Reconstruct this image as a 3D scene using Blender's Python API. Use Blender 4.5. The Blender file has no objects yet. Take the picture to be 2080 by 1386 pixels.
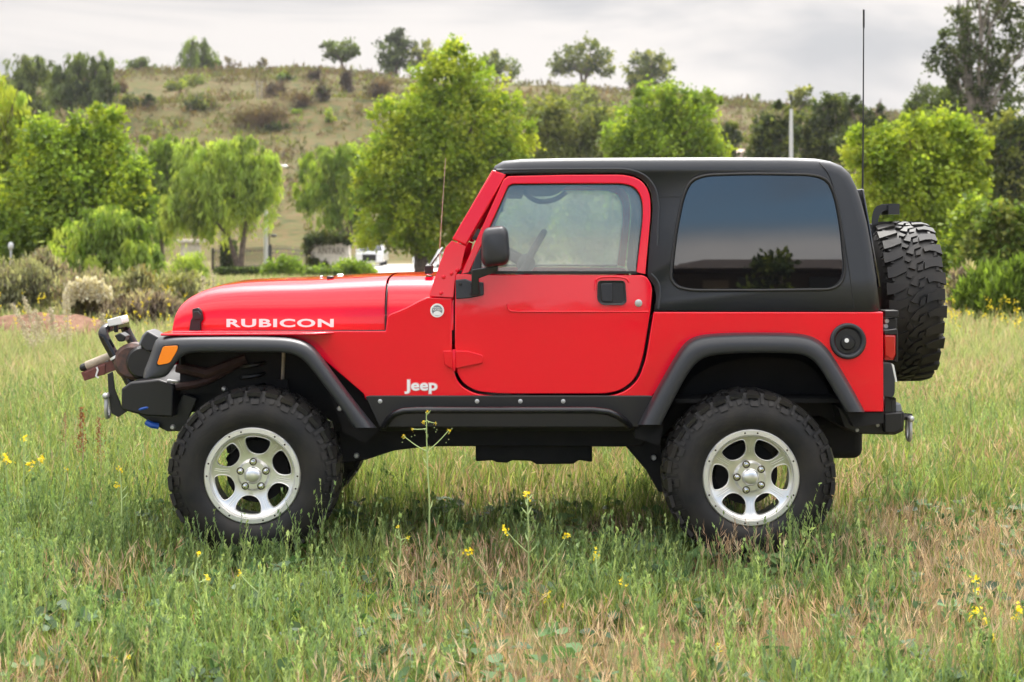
import bpy, bmesh, math, random
import numpy as np
from mathutils import Vector, Matrix, noise as mnoise

random.seed(7)
RNG = np.random.default_rng(11)
SC = bpy.context.scene
COL = SC.collection

# ------------------------------------------------------------------ camera
D = 7.7            # camera to the plane of the near wheels (y = 0), metres
H = 1.6            # eye height
F = 3296.0         # focal length in photo pixels (photo 2080 wide)
HX, HY = 1040.0, 461.0   # where the optical axis meets the photo
cam_d = bpy.data.cameras.new('camera')
cam = bpy.data.objects.new('camera', cam_d)
COL.objects.link(cam)
cam.location = (0, -D, H)
cam.rotation_euler = (math.radians(90), 0, 0)
cam_d.sensor_width = 36.0
cam_d.lens = F / 2080 * 36.0
cam_d.shift_y = -(693 - HY) / 2080
cam_d.clip_start = 0.1
cam_d.clip_end = 3000
cam_d.dof.use_dof = True
cam_d.dof.focus_distance = D
cam_d.dof.aperture_fstop = 4.0
SC.camera = cam

# ------------------------------------------------------------------ sky, sun, exposure
SUN_EL, SUN_AZ = math.radians(54), math.radians(12)   # azimuth from +Y (behind the car) towards +X
world = bpy.data.worlds.new('World')
SC.world = world
world.use_nodes = True
nt = world.node_tree
nt.nodes.clear()
def wn(t, **k):
    n = nt.nodes.new(t)
    for a, b in k.items():
        setattr(n, a, b)
    return n
L = nt.links.new
w_out = wn('ShaderNodeOutputWorld')
w_bg = wn('ShaderNodeBackground')
w_bg.inputs['Strength'].default_value = 0.1
sky = wn('ShaderNodeTexSky', sky_type='NISHITA')
sky.sun_disc = False
sky.sun_elevation = SUN_EL
sky.sun_rotation = SUN_AZ
tc = wn('ShaderNodeTexCoord')
sep = wn('ShaderNodeSeparateXYZ')
L(tc.outputs['Generated'], sep.inputs[0])
def wmath(op, a, b=None, clamp=False):
    n = wn('ShaderNodeMath', operation=op)
    n.use_clamp = clamp
    for i, v in enumerate((a, b)):
        if v is None: continue
        if isinstance(v, (int, float)): n.inputs[i].default_value = v
        else: L(v, n.inputs[i])
    return n.outputs[0]
def wrange(v, a, b, c, d):
    n = wn('ShaderNodeMapRange', interpolation_type='SMOOTHSTEP')
    L(v, n.inputs[0])
    for i, x in enumerate((a, b, c, d)): n.inputs[i + 1].default_value = x
    return n.outputs[0]
mp = wn('ShaderNodeMapping')
mp.inputs['Scale'].default_value = (1.3, 1.3, 6.0)
mp.inputs['Rotation'].default_value = (0.0, 0.22, 0.0)
L(tc.outputs['Generated'], mp.inputs[0])
nz = wn('ShaderNodeTexNoise')
nz.inputs['Scale'].default_value = 4.0
nz.inputs['Detail'].default_value = 6
nz.inputs['Roughness'].default_value = 0.5
nz.inputs['Distortion'].default_value = 0.4
L(mp.outputs[0], nz.inputs['Vector'])
nz2 = wn('ShaderNodeTexNoise')
nz2.inputs['Scale'].default_value = 2.6
nz2.inputs['Detail'].default_value = 4
nz2.inputs['Distortion'].default_value = 0.6
L(mp.outputs[0], nz2.inputs['Vector'])
el = sep.outputs['Z']
front = wrange(sep.outputs['Y'], -0.45, 0.1, 0.0, 1.0)
band = wrange(el, 0.105, 0.125, 1.0, 0.0)          # pale band low over the horizon
high = wrange(el, 0.24, 0.5, 0.0, 1.0)           # overcast deck overhead
cover = wmath('MAXIMUM', wmath('MAXIMUM', front, band), high)
streak = wrange(nz.outputs['Fac'], 0.42, 0.66, 0.0, 0.5)
cover = wmath('MAXIMUM', cover, streak, True)
CL_GREY, CL_WHITE = (4.15, 4.2, 4.35, 1), (6.4, 6.1, 5.9, 1)
cmix = wn('ShaderNodeMixRGB')
cmix.inputs[1].default_value = CL_GREY
cmix.inputs[2].default_value = CL_WHITE
L(wrange(nz2.outputs['Fac'], 0.36, 0.60, 0.0, 1.0), cmix.inputs[0])
gain = wmath('ADD', 1.0, wrange(el, 0.2, 0.75, 0.0, 2.8))
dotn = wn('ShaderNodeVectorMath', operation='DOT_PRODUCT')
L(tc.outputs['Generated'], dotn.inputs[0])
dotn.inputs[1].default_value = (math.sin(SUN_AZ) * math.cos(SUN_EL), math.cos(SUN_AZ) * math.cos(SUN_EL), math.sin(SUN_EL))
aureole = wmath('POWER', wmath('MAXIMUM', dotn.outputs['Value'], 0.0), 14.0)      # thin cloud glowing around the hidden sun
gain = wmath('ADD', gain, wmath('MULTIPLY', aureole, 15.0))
gain = wmath('ADD', gain, wmath('MULTIPLY', band, wmath('MULTIPLY', wmath('SUBTRACT', 1.0, front), 0.9)))
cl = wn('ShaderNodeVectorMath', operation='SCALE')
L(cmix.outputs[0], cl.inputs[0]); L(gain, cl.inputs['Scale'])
smix = wn('ShaderNodeMixRGB')
blue = wn('ShaderNodeMixRGB', blend_type='MULTIPLY')
blue.inputs[0].default_value = 1
blue.inputs[2].default_value = (1.0, 1.2, 1.42, 1)
L(sky.outputs[0], blue.inputs[1])
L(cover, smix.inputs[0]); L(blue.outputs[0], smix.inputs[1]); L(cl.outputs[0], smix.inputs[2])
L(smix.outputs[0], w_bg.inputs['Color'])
L(w_bg.outputs[0], w_out.inputs[0])

sun_d = bpy.data.lights.new('sun', 'SUN')
sun_d.energy = 2.2
sun_d.angle = math.radians(12)
sun_d.color = (1.0, 0.95, 0.86)
sun = bpy.data.objects.new('sun', sun_d)
COL.objects.link(sun)
sdir = Vector((math.sin(SUN_AZ) * math.cos(SUN_EL), math.cos(SUN_AZ) * math.cos(SUN_EL), math.sin(SUN_EL)))
sun.rotation_euler = (-sdir).to_track_quat('-Z', 'Y').to_euler()
sun.location = (10, 20, 30)

SC.view_settings.view_transform = 'Standard'
SC.view_settings.look = 'None'
SC.view_settings.exposure = 0.5
SC.view_settings.gamma = 1.0
SC.cycles.max_bounces = 8
SC.cycles.transparent_max_bounces = 24
SC.cycles.use_denoising = True

# ------------------------------------------------------------------ helpers
def W(px, py, y):
    """a photo pixel at depth y -> world point"""
    s = (D + y) / F
    return Vector(((px - HX) * s, y, H - (py - HY) * s))
def wx(px, y): return (px - HX) * (D + y) / F
def wz(py, y): return H - (py - HY) * (D + y) / F

def tag(o, label=None, cat=None, group=None, kind=None):
    for k, v in (('label', label), ('category', cat), ('group', group), ('kind', kind)):
        if v: o[k] = v
    return o
def empty(name, loc, parent=None):
    o = bpy.data.objects.new(name, None)
    o.empty_display_size = 0.2
    COL.objects.link(o)
    if parent:
        o.parent = parent
        o.location = Vector(loc) - wl(parent)
    else:
        o.location = loc
    return o
def wl(o):
    v = Vector((0, 0, 0))
    while o is not None:
        v = v + o.location
        o = o.parent
    return v

class MB:
    """collects shapes (world coordinates) and links them as one mesh object"""
    def __init__(s): s.v, s.f, s.m = [], [], []
    def add(s, verts, faces, m=0):
        o = len(s.v)
        s.v += [Vector(p) for p in verts]
        s.f += [[i + o for i in f] for f in faces]
        s.m += [m] * len(faces)
    def box(s, lo, hi, m=0):
        (a, b, c), (d, e, f) = lo, hi
        s.add([(a,b,c),(d,b,c),(d,e,c),(a,e,c),(a,b,f),(d,b,f),(d,e,f),(a,e,f)],
              [(3,2,1,0),(4,5,6,7),(0,1,5,4),(1,2,6,5),(2,3,7,6),(3,0,4,7)], m)
    def prism(s, front, off, m=0):
        n = len(front); off = Vector(off)
        vs = [Vector(p) for p in front]
        s.add(vs + [p + off for p in vs],
              [list(range(n)), list(range(2 * n - 1, n - 1, -1))] + [(i, i + n, (i + 1) % n + n, (i + 1) % n) for i in range(n)], m)
    def loft(s, rows, closed=False, caps=False, m=0):
        n = len(rows[0]); vs = [p for r in rows for p in r]; fs = []
        for i in range(len(rows) - 1):
            for j in range(n if closed else n - 1):
                k = (j + 1) % n
                fs.append((i * n + j, i * n + k, (i + 1) * n + k, (i + 1) * n + j))
        if caps:
            fs.append(list(range(n - 1, -1, -1))); fs.append([(len(rows) - 1) * n + j for j in range(n)])
        s.add(vs, fs, m)
    def ring(s, outer, inner, off, m=0):
        n = len(outer); off = Vector(off)
        a = [Vector(p) for p in outer]; b = [Vector(p) for p in inner]
        s.loft([a, b, [p + off for p in b], [p + off for p in a], a], closed=True, m=m)
    def tube(s, path, r, n=8, closed=False, m=0):
        P = [Vector(p) for p in path]; N = len(P)
        R = r if isinstance(r, (list, tuple)) else [r] * N
        rows, up = [], None
        for i in range(N):
            if closed: t = P[(i + 1) % N] - P[i - 1]
            else: t = P[min(i + 1, N - 1)] - P[max(i - 1, 0)]
            t = t.normalized() if t.length > 1e-9 else Vector((0, 0, 1))
            if up is None:
                up = Vector((0, 0, 1)) if abs(t.z) < 0.9 else Vector((0, 1, 0))
            u = (up - t * up.dot(t)); u = u.normalized() if u.length > 1e-6 else t.orthogonal().normalized()
            up = u; w = t.cross(u)
            rows.append([P[i] + (u * math.cos(2 * math.pi * k / n) + w * math.sin(2 * math.pi * k / n)) * R[i] for k in range(n)])
        if closed: rows.append(rows[0])
        s.loft(rows, closed=True, caps=not closed, m=m)
    def lathe(s, prof, c, axis='-Y', n=48, m=0, closed=False):
        """prof: (radius, distance along the axis)"""
        c = Vector(c); rows = []
        for (r, a) in prof:
            row = []
            for k in range(n):
                t = 2 * math.pi * k / n; x, z = r * math.cos(t), r * math.sin(t)
                if axis == '-Y': row.append(c + Vector((x, -a, z)))
                elif axis == 'X': row.append(c + Vector((a, x, z)))
                elif axis == 'Z': row.append(c + Vector((x, z, a)))
            rows.append(row)
        if closed: rows.append(rows[0])
        s.loft(rows, closed=True, m=m)
    def ball(s, c, r, n=8, m=0):
        r = Vector(r) if not isinstance(r, (int, float)) else Vector((r, r, r)); c = Vector(c)
        rows = []
        for i in range(n + 1):
            a = math.pi * i / n
            rows.append([c + Vector((math.sin(a) * math.cos(t) * r.x, math.sin(a) * math.sin(t) * r.y, math.cos(a) * r.z))
                         for t in [2 * math.pi * k / (2 * n) for k in range(2 * n)]])
        s.loft(rows, closed=True, m=m)
    def mirrored(s, yc):
        o = MB(); o.v = [Vector((p.x, 2 * yc - p.y, p.z)) for p in s.v]
        o.f = [list(reversed(f)) for f in s.f]; o.m = list(s.m); return o
    def moved(s, fn):
        o = MB(); o.v = [fn(p) for p in s.v]; o.f = s.f; o.m = s.m; return o
    def build(s, name, mats, parent=None, bevel=0, seg=2, smooth=35, local=False, weld=True, solid=0, sub=0):
        me = bpy.data.meshes.new(name)
        off = Vector((0, 0, 0)) if (parent is None or local) else wl(parent)
        me.from_pydata([tuple(p - off) for p in s.v], [], s.f)
        mats = mats if isinstance(mats, (list, tuple)) else [mats]
        for m in mats: me.materials.append(m)
        me.polygons.foreach_set('material_index', s.m)
        bm = bmesh.new(); bm.from_mesh(me)
        if weld: bmesh.ops.remove_doubles(bm, verts=bm.verts, dist=1e-5)
        bmesh.ops.recalc_face_normals(bm, faces=bm.faces)
        bm.to_mesh(me); bm.free()
        if smooth:
            me.polygons.foreach_set('use_smooth', [True] * len(me.polygons))
            me.set_sharp_from_angle(angle=math.radians(smooth))
        o = bpy.data.objects.new(name, me); COL.objects.link(o)
        if parent: o.parent = parent
        if solid:
            d = o.modifiers.new('solid', 'SOLIDIFY'); d.thickness = solid; d.offset = -1
        if bevel:
            b = o.modifiers.new('bevel', 'BEVEL'); b.width = bevel; b.segments = seg
            b.limit_method = 'ANGLE'; b.angle_limit = math.radians(40); b.harden_normals = False
        if sub:
            b = o.modifiers.new('sub', 'SUBSURF'); b.levels = sub; b.render_levels = sub
        return o

def fillet(pts, closed=True, n=5):
    """pts: (x, y[, r]) -> polyline with rounded corners"""
    out = []; N = len(pts)
    for i, p in enumerate(pts):
        r = p[2] if len(p) > 2 else 0
        c = Vector(p[:2])
        if r <= 0 or (not closed and i in (0, N - 1)):
            out.append((c.x, c.y)); continue
        a, b = Vector(pts[i - 1][:2]), Vector(pts[(i + 1) % N][:2])
        u, w = (a - c), (b - c)
        t = min(r, u.length * 0.49, w.length * 0.49)
        u, w = c + u.normalized() * t, c + w.normalized() * t
        for k in range(n + 1):
            q = k / n
            out.append(tuple((u * (1 - q) ** 2 + c * 2 * q * (1 - q) + w * q * q)[:2]))
    return out
def resample(pts, n, closed=False):
    P = [Vector(p) for p in pts]
    if closed: P = P + [P[0]]
    d = [0]
    for i in range(1, len(P)): d.append(d[-1] + (P[i] - P[i - 1]).length)
    out = []; j = 0
    for k in range(n):
        t = d[-1] * k / (n if closed else n - 1)
        while j < len(P) - 2 and d[j + 1] < t: j += 1
        q = (t - d[j]) / max(d[j + 1] - d[j], 1e-9)
        out.append(tuple(P[j].lerp(P[j + 1], min(max(q, 0), 1))))
    return out
def smoothline(pts, it=2, closed=False):
    P = [Vector(p) for p in pts]
    for _ in range(it):
        Q = [] if closed else [P[0]]
        for i in range(len(P) if closed else len(P) - 1):
            a, b = P[i], P[(i + 1) % len(P)]
            Q += [a * .75 + b * .25, a * .25 + b * .75]
        if not closed: Q.append(P[-1])
        P = Q
    return P

def np_mesh(name, verts, faces, mat, cols=None, parent=None, smooth=False):
    """large meshes straight from arrays; faces (M, k)"""
    verts = np.asarray(verts, dtype=np.float32)
    if parent is not None:
        verts = verts - np.array(wl(parent), dtype=np.float32)
    faces = np.asarray(faces, dtype=np.int32)
    M, k = faces.shape
    me = bpy.data.meshes.new(name)
    me.vertices.add(len(verts)); me.vertices.foreach_set('co', verts.ravel())
    me.loops.add(M * k); me.loops.foreach_set('vertex_index', faces.ravel())
    me.polygons.add(M); me.polygons.foreach_set('loop_start', np.arange(0, M * k, k, dtype=np.int32))
    if smooth: me.polygons.foreach_set('use_smooth', np.ones(M, dtype=bool))
    me.update(calc_edges=True)
    if cols is not None:
        a = me.color_attributes.new('tint', 'FLOAT_COLOR', 'POINT')
        c = np.ones((len(verts), 4), dtype=np.float32); c[:, :3] = cols
        a.data.foreach_set('color', c.ravel())
    me.materials.append(mat)
    o = bpy.data.objects.new(name, me); COL.objects.link(o)
    if parent is not None: o.parent = parent
    return o

# ------------------------------------------------------------------ materials
def mat(name, base, rough=0.5, metal=0.0, coat=0.0, bump=0.0, bscale=300.0, var=0.0, vscale=4.0, ior=1.5, spec=None, col2=None, cior=1.5, bdist=0.002):
    m = bpy.data.materials.new(name); m.use_nodes = True
    t = m.node_tree; b = t.nodes['Principled BSDF']
    b.inputs['Base Color'].default_value = (*base, 1)
    b.inputs['Roughness'].default_value = rough
    b.inputs['Metallic'].default_value = metal
    b.inputs['Coat Weight'].default_value = coat
    b.inputs['Coat Roughness'].default_value = 0.04
    b.inputs['Coat IOR'].default_value = cior
    b.inputs['IOR'].default_value = ior
    if spec is not None: b.inputs['Specular IOR Level'].default_value = spec
    if bump or var:
        c = t.nodes.new('ShaderNodeTexCoord')
    if bump:
        n = t.nodes.new('ShaderNodeTexNoise'); n.inputs['Scale'].default_value = bscale; n.inputs['Detail'].default_value = 3
        t.links.new(c.outputs['Object'], n.inputs['Vector'])
        u = t.nodes.new('ShaderNodeBump'); u.inputs['Strength'].default_value = bump; u.inputs['Distance'].default_value = bdist
        t.links.new(n.outputs['Fac'], u.inputs['Height']); t.links.new(u.outputs[0], b.inputs['Normal'])
        if coat: t.links.new(u.outputs[0], b.inputs['Coat Normal'])
    if var:
        n = t.nodes.new('ShaderNodeTexNoise'); n.inputs['Scale'].default_value = vscale; n.inputs['Detail'].default_value = 5
        t.links.new(c.outputs['Object'], n.inputs['Vector'])
        x = t.nodes.new('ShaderNodeMixRGB')
        x.inputs[1].default_value = (*base, 1)
        x.inputs[2].default_value = (*(col2 or [q * (1 - var) for q in base]), 1)
        r = t.nodes.new('ShaderNodeMapRange'); r.inputs[1].default_value = 0.35; r.inputs[2].default_value = 0.65
        t.links.new(n.outputs['Fac'], r.inputs[0])
        t.links.new(r.outputs[0], x.inputs[0]); t.links.new(x.outputs[0], b.inputs['Base Color'])
    return m
def leaf_mat(name, trans=0.35, rough=0.6, spec=0.25, thru=(1.25, 1.2, 0.6)):
    m = bpy.data.materials.new(name); m.use_nodes = True
    t = m.node_tree; b = t.nodes['Principled BSDF']; out = t.nodes['Material Output']
    a = t.nodes.new('ShaderNodeAttribute'); a.attribute_name = 'tint'
    b.inputs['Roughness'].default_value = rough; b.inputs['Specular IOR Level'].default_value = spec
    t.links.new(a.outputs['Color'], b.inputs['Base Color'])
    tr = t.nodes.new('ShaderNodeBsdfTranslucent')
    h = t.nodes.new('ShaderNodeMixRGB'); h.blend_type = 'MULTIPLY'; h.inputs[0].default_value = 1
    h.inputs[2].default_value = (*thru, 1)
    t.links.new(a.outputs['Color'], h.inputs[1]); t.links.new(h.outputs[0], tr.inputs[0])
    mx = t.nodes.new('ShaderNodeMixShader'); mx.inputs[0].default_value = trans
    t.links.new(b.outputs[0], mx.inputs[1]); t.links.new(tr.outputs[0], mx.inputs[2])
    t.links.new(mx.outputs[0], out.inputs[0])
    return m
def glass_mat(name, tint, refl, veil):
    m = bpy.data.materials.new(name); m.use_nodes = True
    t = m.node_tree; t.nodes.clear()
    out = t.nodes.new('ShaderNodeOutputMaterial')
    tr = t.nodes.new('ShaderNodeBsdfTransparent'); tr.inputs[0].default_value = (*tint, 1)
    gl = t.nodes.new('ShaderNodeBsdfGlossy'); gl.inputs['Roughness'].default_value = 0.0
    df = t.nodes.new('ShaderNodeBsdfDiffuse'); df.inputs[0].default_value = (0.74, 0.80, 0.78, 1)
    fr = t.nodes.new('ShaderNodeFresnel'); fr.inputs[0].default_value = 1.5
    ad = t.nodes.new('ShaderNodeMath'); ad.operation = 'ADD'; ad.inputs[1].default_value = refl; ad.use_clamp = True
    t.links.new(fr.outputs[0], ad.inputs[0])
    m1 = t.nodes.new('ShaderNodeMixShader')
    tl = t.nodes.new('ShaderNodeBsdfTranslucent'); tl.inputs[0].default_value = (0.80, 0.88, 0.82, 1)      # pale veil put into the glass for washed-out glare, scatters back and through
    dm = t.nodes.new('ShaderNodeMixShader'); dm.inputs[0].default_value = 0.65
    t.links.new(df.outputs[0], dm.inputs[1]); t.links.new(tl.outputs[0], dm.inputs[2])
    c = t.nodes.new('ShaderNodeTexCoord'); n = t.nodes.new('ShaderNodeTexNoise'); n.inputs['Scale'].default_value = 9; n.inputs['Detail'].default_value = 5
    t.links.new(c.outputs['Object'], n.inputs['Vector'])
    r = t.nodes.new('ShaderNodeMapRange'); r.inputs[1].default_value = .3; r.inputs[2].default_value = .7; r.inputs[3].default_value = veil * .7; r.inputs[4].default_value = veil * 1.3
    t.links.new(n.outputs['Fac'], r.inputs[0]); t.links.new(r.outputs[0], m1.inputs[0])
    t.links.new(tr.outputs[0], m1.inputs[1]); t.links.new(dm.outputs[0], m1.inputs[2])
    m2 = t.nodes.new('ShaderNodeMixShader')
    t.links.new(ad.outputs[0], m2.inputs[0]); t.links.new(m1.outputs[0], m2.inputs[1]); t.links.new(gl.outputs[0], m2.inputs[2])
    t.links.new(m2.outputs[0], out.inputs[0])
    return m
def ground_mat(name, stops, s1, s2, bump=0.4):
    """patchy soil: colours along a ramp driven by two noises in world space"""
    m = bpy.data.materials.new(name); m.use_nodes = True
    t = m.node_tree; b = t.nodes['Principled BSDF']; b.inputs['Roughness'].default_value = 0.95; b.inputs['Specular IOR Level'].default_value = 0.1
    g = t.nodes.new('ShaderNodeNewGeometry')
    n1 = t.nodes.new('ShaderNodeTexNoise'); n1.inputs['Scale'].default_value = s1; n1.inputs['Detail'].default_value = 8; n1.inputs['Roughness'].default_value = 0.65
    n2 = t.nodes.new('ShaderNodeTexNoise'); n2.inputs['Scale'].default_value = s2; n2.inputs['Detail'].default_value = 6
    for n in (n1, n2): t.links.new(g.outputs['Position'], n.inputs['Vector'])
    a = t.nodes.new('ShaderNodeMath'); a.operation = 'MULTIPLY_ADD'; a.inputs[1].default_value = 0.45
    t.links.new(n2.outputs['Fac'], a.inputs[0]); 
    s = t.nodes.new('ShaderNodeMath'); s.operation = 'MULTIPLY'; s.inputs[1].default_value = 0.55
    t.links.new(n1.outputs['Fac'], s.inputs[0]); t.links.new(s.outputs[0], a.inputs[2])
    r = t.nodes.new('ShaderNodeValToRGB')
    e = r.color_ramp.elements
    while len(e) < len(stops): e.new(0.5)
    for q, (p, c) in zip(e, stops): q.position = p; q.color = (*c, 1)
    t.links.new(a.outputs[0], r.inputs[0]); t.links.new(r.outputs[0], b.inputs['Base Color'])
    u = t.nodes.new('ShaderNodeBump'); u.inputs['Strength'].default_value = bump; u.inputs['Distance'].default_value = 0.3 / s2
    t.links.new(n2.outputs['Fac'], u.inputs['Height']); t.links.new(u.outputs[0], b.inputs['Normal'])
    return m

RED = mat('red_paint', (0.78, 0.0004, 0.018), 0.4, coat=1.0, spec=0.0, cior=1.55, bump=0.12, bscale=3.5, bdist=0.006)
HARD = mat('black_textured_top', (0.028, 0.031, 0.038), 0.40, bump=0.25, bscale=900)
FLARE = mat('grey_black_plastic', (0.024, 0.026, 0.031), 0.40, bump=0.2, bscale=700)
BLACK = mat('black_steel', (0.010, 0.010, 0.011), 0.4)
GLOSSBLACK = mat('gloss_black_tube', (0.012, 0.012, 0.014), 0.22)
UNDER = mat('dark_underbody', (0.008, 0.007, 0.007), 0.8, var=0.6, vscale=9)
RUBBER = mat('tyre_rubber', (0.0085, 0.0085, 0.0095), 0.55, bump=0.3, bscale=140, var=0.35, vscale=7, col2=(0.024, 0.021, 0.018), spec=0.35)
SEAM = mat('rubber_seal', (0.012, 0.012, 0.013), 0.5)
ALU = mat('cast_aluminium', (0.92, 0.92, 0.91), 0.30, metal=0.9, bump=0.06, bscale=400, var=0.3, vscale=9, col2=(0.76, 0.74, 0.70))
ALUD = mat('machined_ring', (0.80, 0.79, 0.75), 0.38, metal=0.7)
CHROME = mat('chrome', (0.8, 0.8, 0.8), 0.12, metal=1.0)
STEEL = mat('galvanised_steel', (0.50, 0.50, 0.49), 0.4, metal=0.6)
DARKBOLT = mat('dark_bolt', (0.05, 0.035, 0.03), 0.4, metal=0.6)
WHITE = mat('white_decal', (0.85, 0.85, 0.84), 0.4)
PINKEDGE = mat('pale_decal_edge', (0.75, 0.32, 0.33), 0.4)
DARKGLASS = mat('tinted_glass', (0.004, 0.004, 0.005), 0.0, ior=2.05)
CLEAR = glass_mat('clear_window', (0.92, 0.96, 0.94), 0.065, 0.19)
AMBER = mat('amber_lens', (0.95, 0.24, 0.0), 0.25, coat=0.6)
REDLENS = mat('red_lens', (0.45, 0.005, 0.008), 0.15, coat=0.8)
LENS = mat('lamp_lens', (0.75, 0.76, 0.74), 0.15, coat=0.8)
RUST = mat('rusty_steel', (0.13, 0.065, 0.05), 0.6, metal=0.2, var=0.5, vscale=30, col2=(0.055, 0.04, 0.038))
TAN = mat('tan_roller', (0.52, 0.43, 0.32), 0.6, var=0.3, vscale=25)
BROWNRED = mat('brown_red_steel', (0.17, 0.05, 0.04), 0.4, var=0.4, vscale=30)
BLUE = mat('blue_hose', (0.01, 0.09, 0.45), 0.4)
INTERIOR = mat('dark_interior', (0.035, 0.035, 0.037), 0.7)
GREYTRIM = mat('grey_trim', (0.22, 0.23, 0.25), 0.5)
LEAF = leaf_mat('tree_leaves', 0.5)
GRASSM = leaf_mat('grass_blades', 0.40, 0.55, thru=(1.05, 1.10, 0.75))
PETAL = leaf_mat('petals', 0.3, 0.6)
BARK = mat('bark', (0.16, 0.12, 0.095), 0.9, bump=0.6, bscale=12, var=0.5, vscale=6)
PALEBARK = mat('pale_bark', (0.30, 0.26, 0.22), 0.9, bump=0.5, bscale=8, var=0.4, vscale=3)
# ================================================================== the car
YC = 0.93                  # centre plane of the car
YB = 0.19                  # near side of the tub
def YL(py): return YB + max(0.0, (632 - py) / 418) * 0.06     # the upper body leans in a little
def PB(pts, dy=0.0): return [W(p[0], p[1], YL(p[1]) + dy) for p in pts]
car = empty('off_road_car', (0, YC, 0))
tag(car, 'red two-door off-road car with black hard top and lifted big tyres parked in the grass', 'car')

class Pair:               # near part and its mirror image as two objects
    def __init__(s, mb): s.a = mb
    def build(s, *k, **q):
        o = s.a.build(*k, **q); s.a.mirrored(YC).build(*k, **q); return o
def both(mb):              # near side and its mirror image
    o = MB(); o.add(mb.v, mb.f); o.m = list(mb.m)
    q = mb.mirrored(YC); k = len(o.v)
    o.v += q.v; o.f += [[i + k for i in f] for f in q.f]; o.m += q.m
    return o

# ---- tub: side panels, cowl, rear panel, floor
side = fillet([(918, 606), (918, 742, 30), (930, 780, 25), (962, 800, 25), (1012, 805.5, 30), (1232, 805.5, 30), (1266, 798, 25), (1296, 774, 25),
               (1312, 730, 40), (1327.5, 634, 4), (1794, 634, 3), (1795, 837), (1742, 837), (1692, 742, 30), (1648, 694, 25), (1605, 686, 20), (1480, 686, 30),
               (1432, 692, 25), (1400, 712, 25), (1330, 800), (1318, 812), (742, 812), (738, 800), (640, 716, 40), (600, 692, 30),
               (345, 690), (345, 673), (783, 673), (787, 640, 10), (820, 628, 20), (850, 612, 20), (868, 604)], n=4)
m = MB(); m.prism(PB(side), (0, 0.03, 0))
tub = both(m)
xr0, xr1 = wx(1795, YB), wx(1795, YB) - 0.02
zr0, zr1 = wz(837, YB), wz(634, YB)
tub.box((xr1, YB + .031, zr0), (xr0 - .001, 2 * YC - YB - .031, zr1))          # rear panel
tub.box((wx(900, YB), YB + .031, 0.76), (wx(905, YB), 2 * YC - YB - .031, 1.30)) # firewall
body = tub.build('body', RED, car, bevel=.006, seg=3)
m = MB(); m.box((wx(930, YB), YB + .033, 0.74), (xr1 - .006, 2 * YC - YB - .033, 0.76)); m.build('floor', UNDER, car)

# fender tops between the hood and the flares
m = MB()
zf = wz(672.5, .25)
m.prism([(wx(347, .3), .06, zf), (wx(640, .1), .10, zf), (wx(690, .19), YB + .031, zf), (wx(783, .19), YB + .031, zf), (wx(783, .3), .50, zf), (wx(347, .33), .50, zf)], (0, 0, -.012))
Pair(m).build('fender_top', RED, car, bevel=.006)

# hood
def hood_row(x, zs, zt, w):
    h = zt - zs
    prof = [(1, 0), (1, .14), (.997, .28), (.990, .42), (.976, .56), (.953, .68), (.92, .78), (.875, .86), (.815, .915), (.735, .95), (.6, .975), (.3, .995), (0, 1)]
    near = [(x, YC - w * a, zs + h * b) for a, b in prof]
    return near + [(x, 2 * YC - p[1], p[2]) for p in reversed(near[:-1])]
SH = 0.33
def hs(px, ptop, w, pb=671.0, ysc=None):
    yy = YC - w
    x, zs = wx(px, yy), wz(pb, yy); zt = wz(ptop, YC)
    for _ in range(6):      # raise the crown until its outline meets the photo's
        pr = [HY + (H - p[2]) * F / (D + p[1]) for p in hood_row(x, zs, zt, w)]; t = min(max((px - 400) / 240, 0), 1); t = t * t * (3 - 2 * t)
        seen = min(pr[:9]) * (1 - t) + min(pr[:12]) * t
        zt += (seen - ptop) * (D + YC - .4) / F
    return hood_row(x, zs, zt, w)
hood_st = [(350.5, 655, .585), (351.5, 640, .588), (354, 629, .592), (359, 620, .596), (367, 612, .60), (379, 604, .604), (395, 597, .608), (415, 590.5, .613), (440, 585, .619), (480, 579.5, .629), (540, 573, .645), (620, 566.5, .665), (700, 561.5, .685), (781, 558, .705)]
m = MB(); m.loft([hs(*s) for s in hood_st])
hood = m.build('hood', RED, car, smooth=60)
m = MB()
cow_st = [(786, 558, .706, 671), (800, 557.5, .709, 671), (840, 557, .716, 671), (880, 556.5, .724, 671), (915, 556, .733, 671), (921, 556, .735, 671)]
m.loft([hs(*s) for s in cow_st])
m.build('cowl', RED, car, smooth=60)
m = MB()      # dark gaps under the hood edge and in front of the cowl
m.tube([W(349, 672, .327), W(500, 672, .29), W(783, 672, .222)], .0035)
m.tube([W(783.5, 672, .218), W(784, 620, .222), W(786, 595, .25), W(787, 578, .32)], .004)
m.build('panel_gap', SEAM, car)

# windshield pillar foot
m = MB(); m.prism(PB(fillet([(871, 602, 4), (880, 575), (896, 528), (905, 503), (918, 489), (946, 501), (936, 546), (925, 560), (921, 605, 2)], n=3), -.006), (0, .04, 0))
Pair(m).build('windshield_hinge', RED, car, bevel=.004)
for (px, py) in [(901, 563), (896, 596), (929, 549), (917, 556)]:
    m = MB(); c = W(px, py, YL(py) - .007); m.ball(c, (.010, .005, .010), 5); m.build('hinge_bolt', RED, car)

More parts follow.
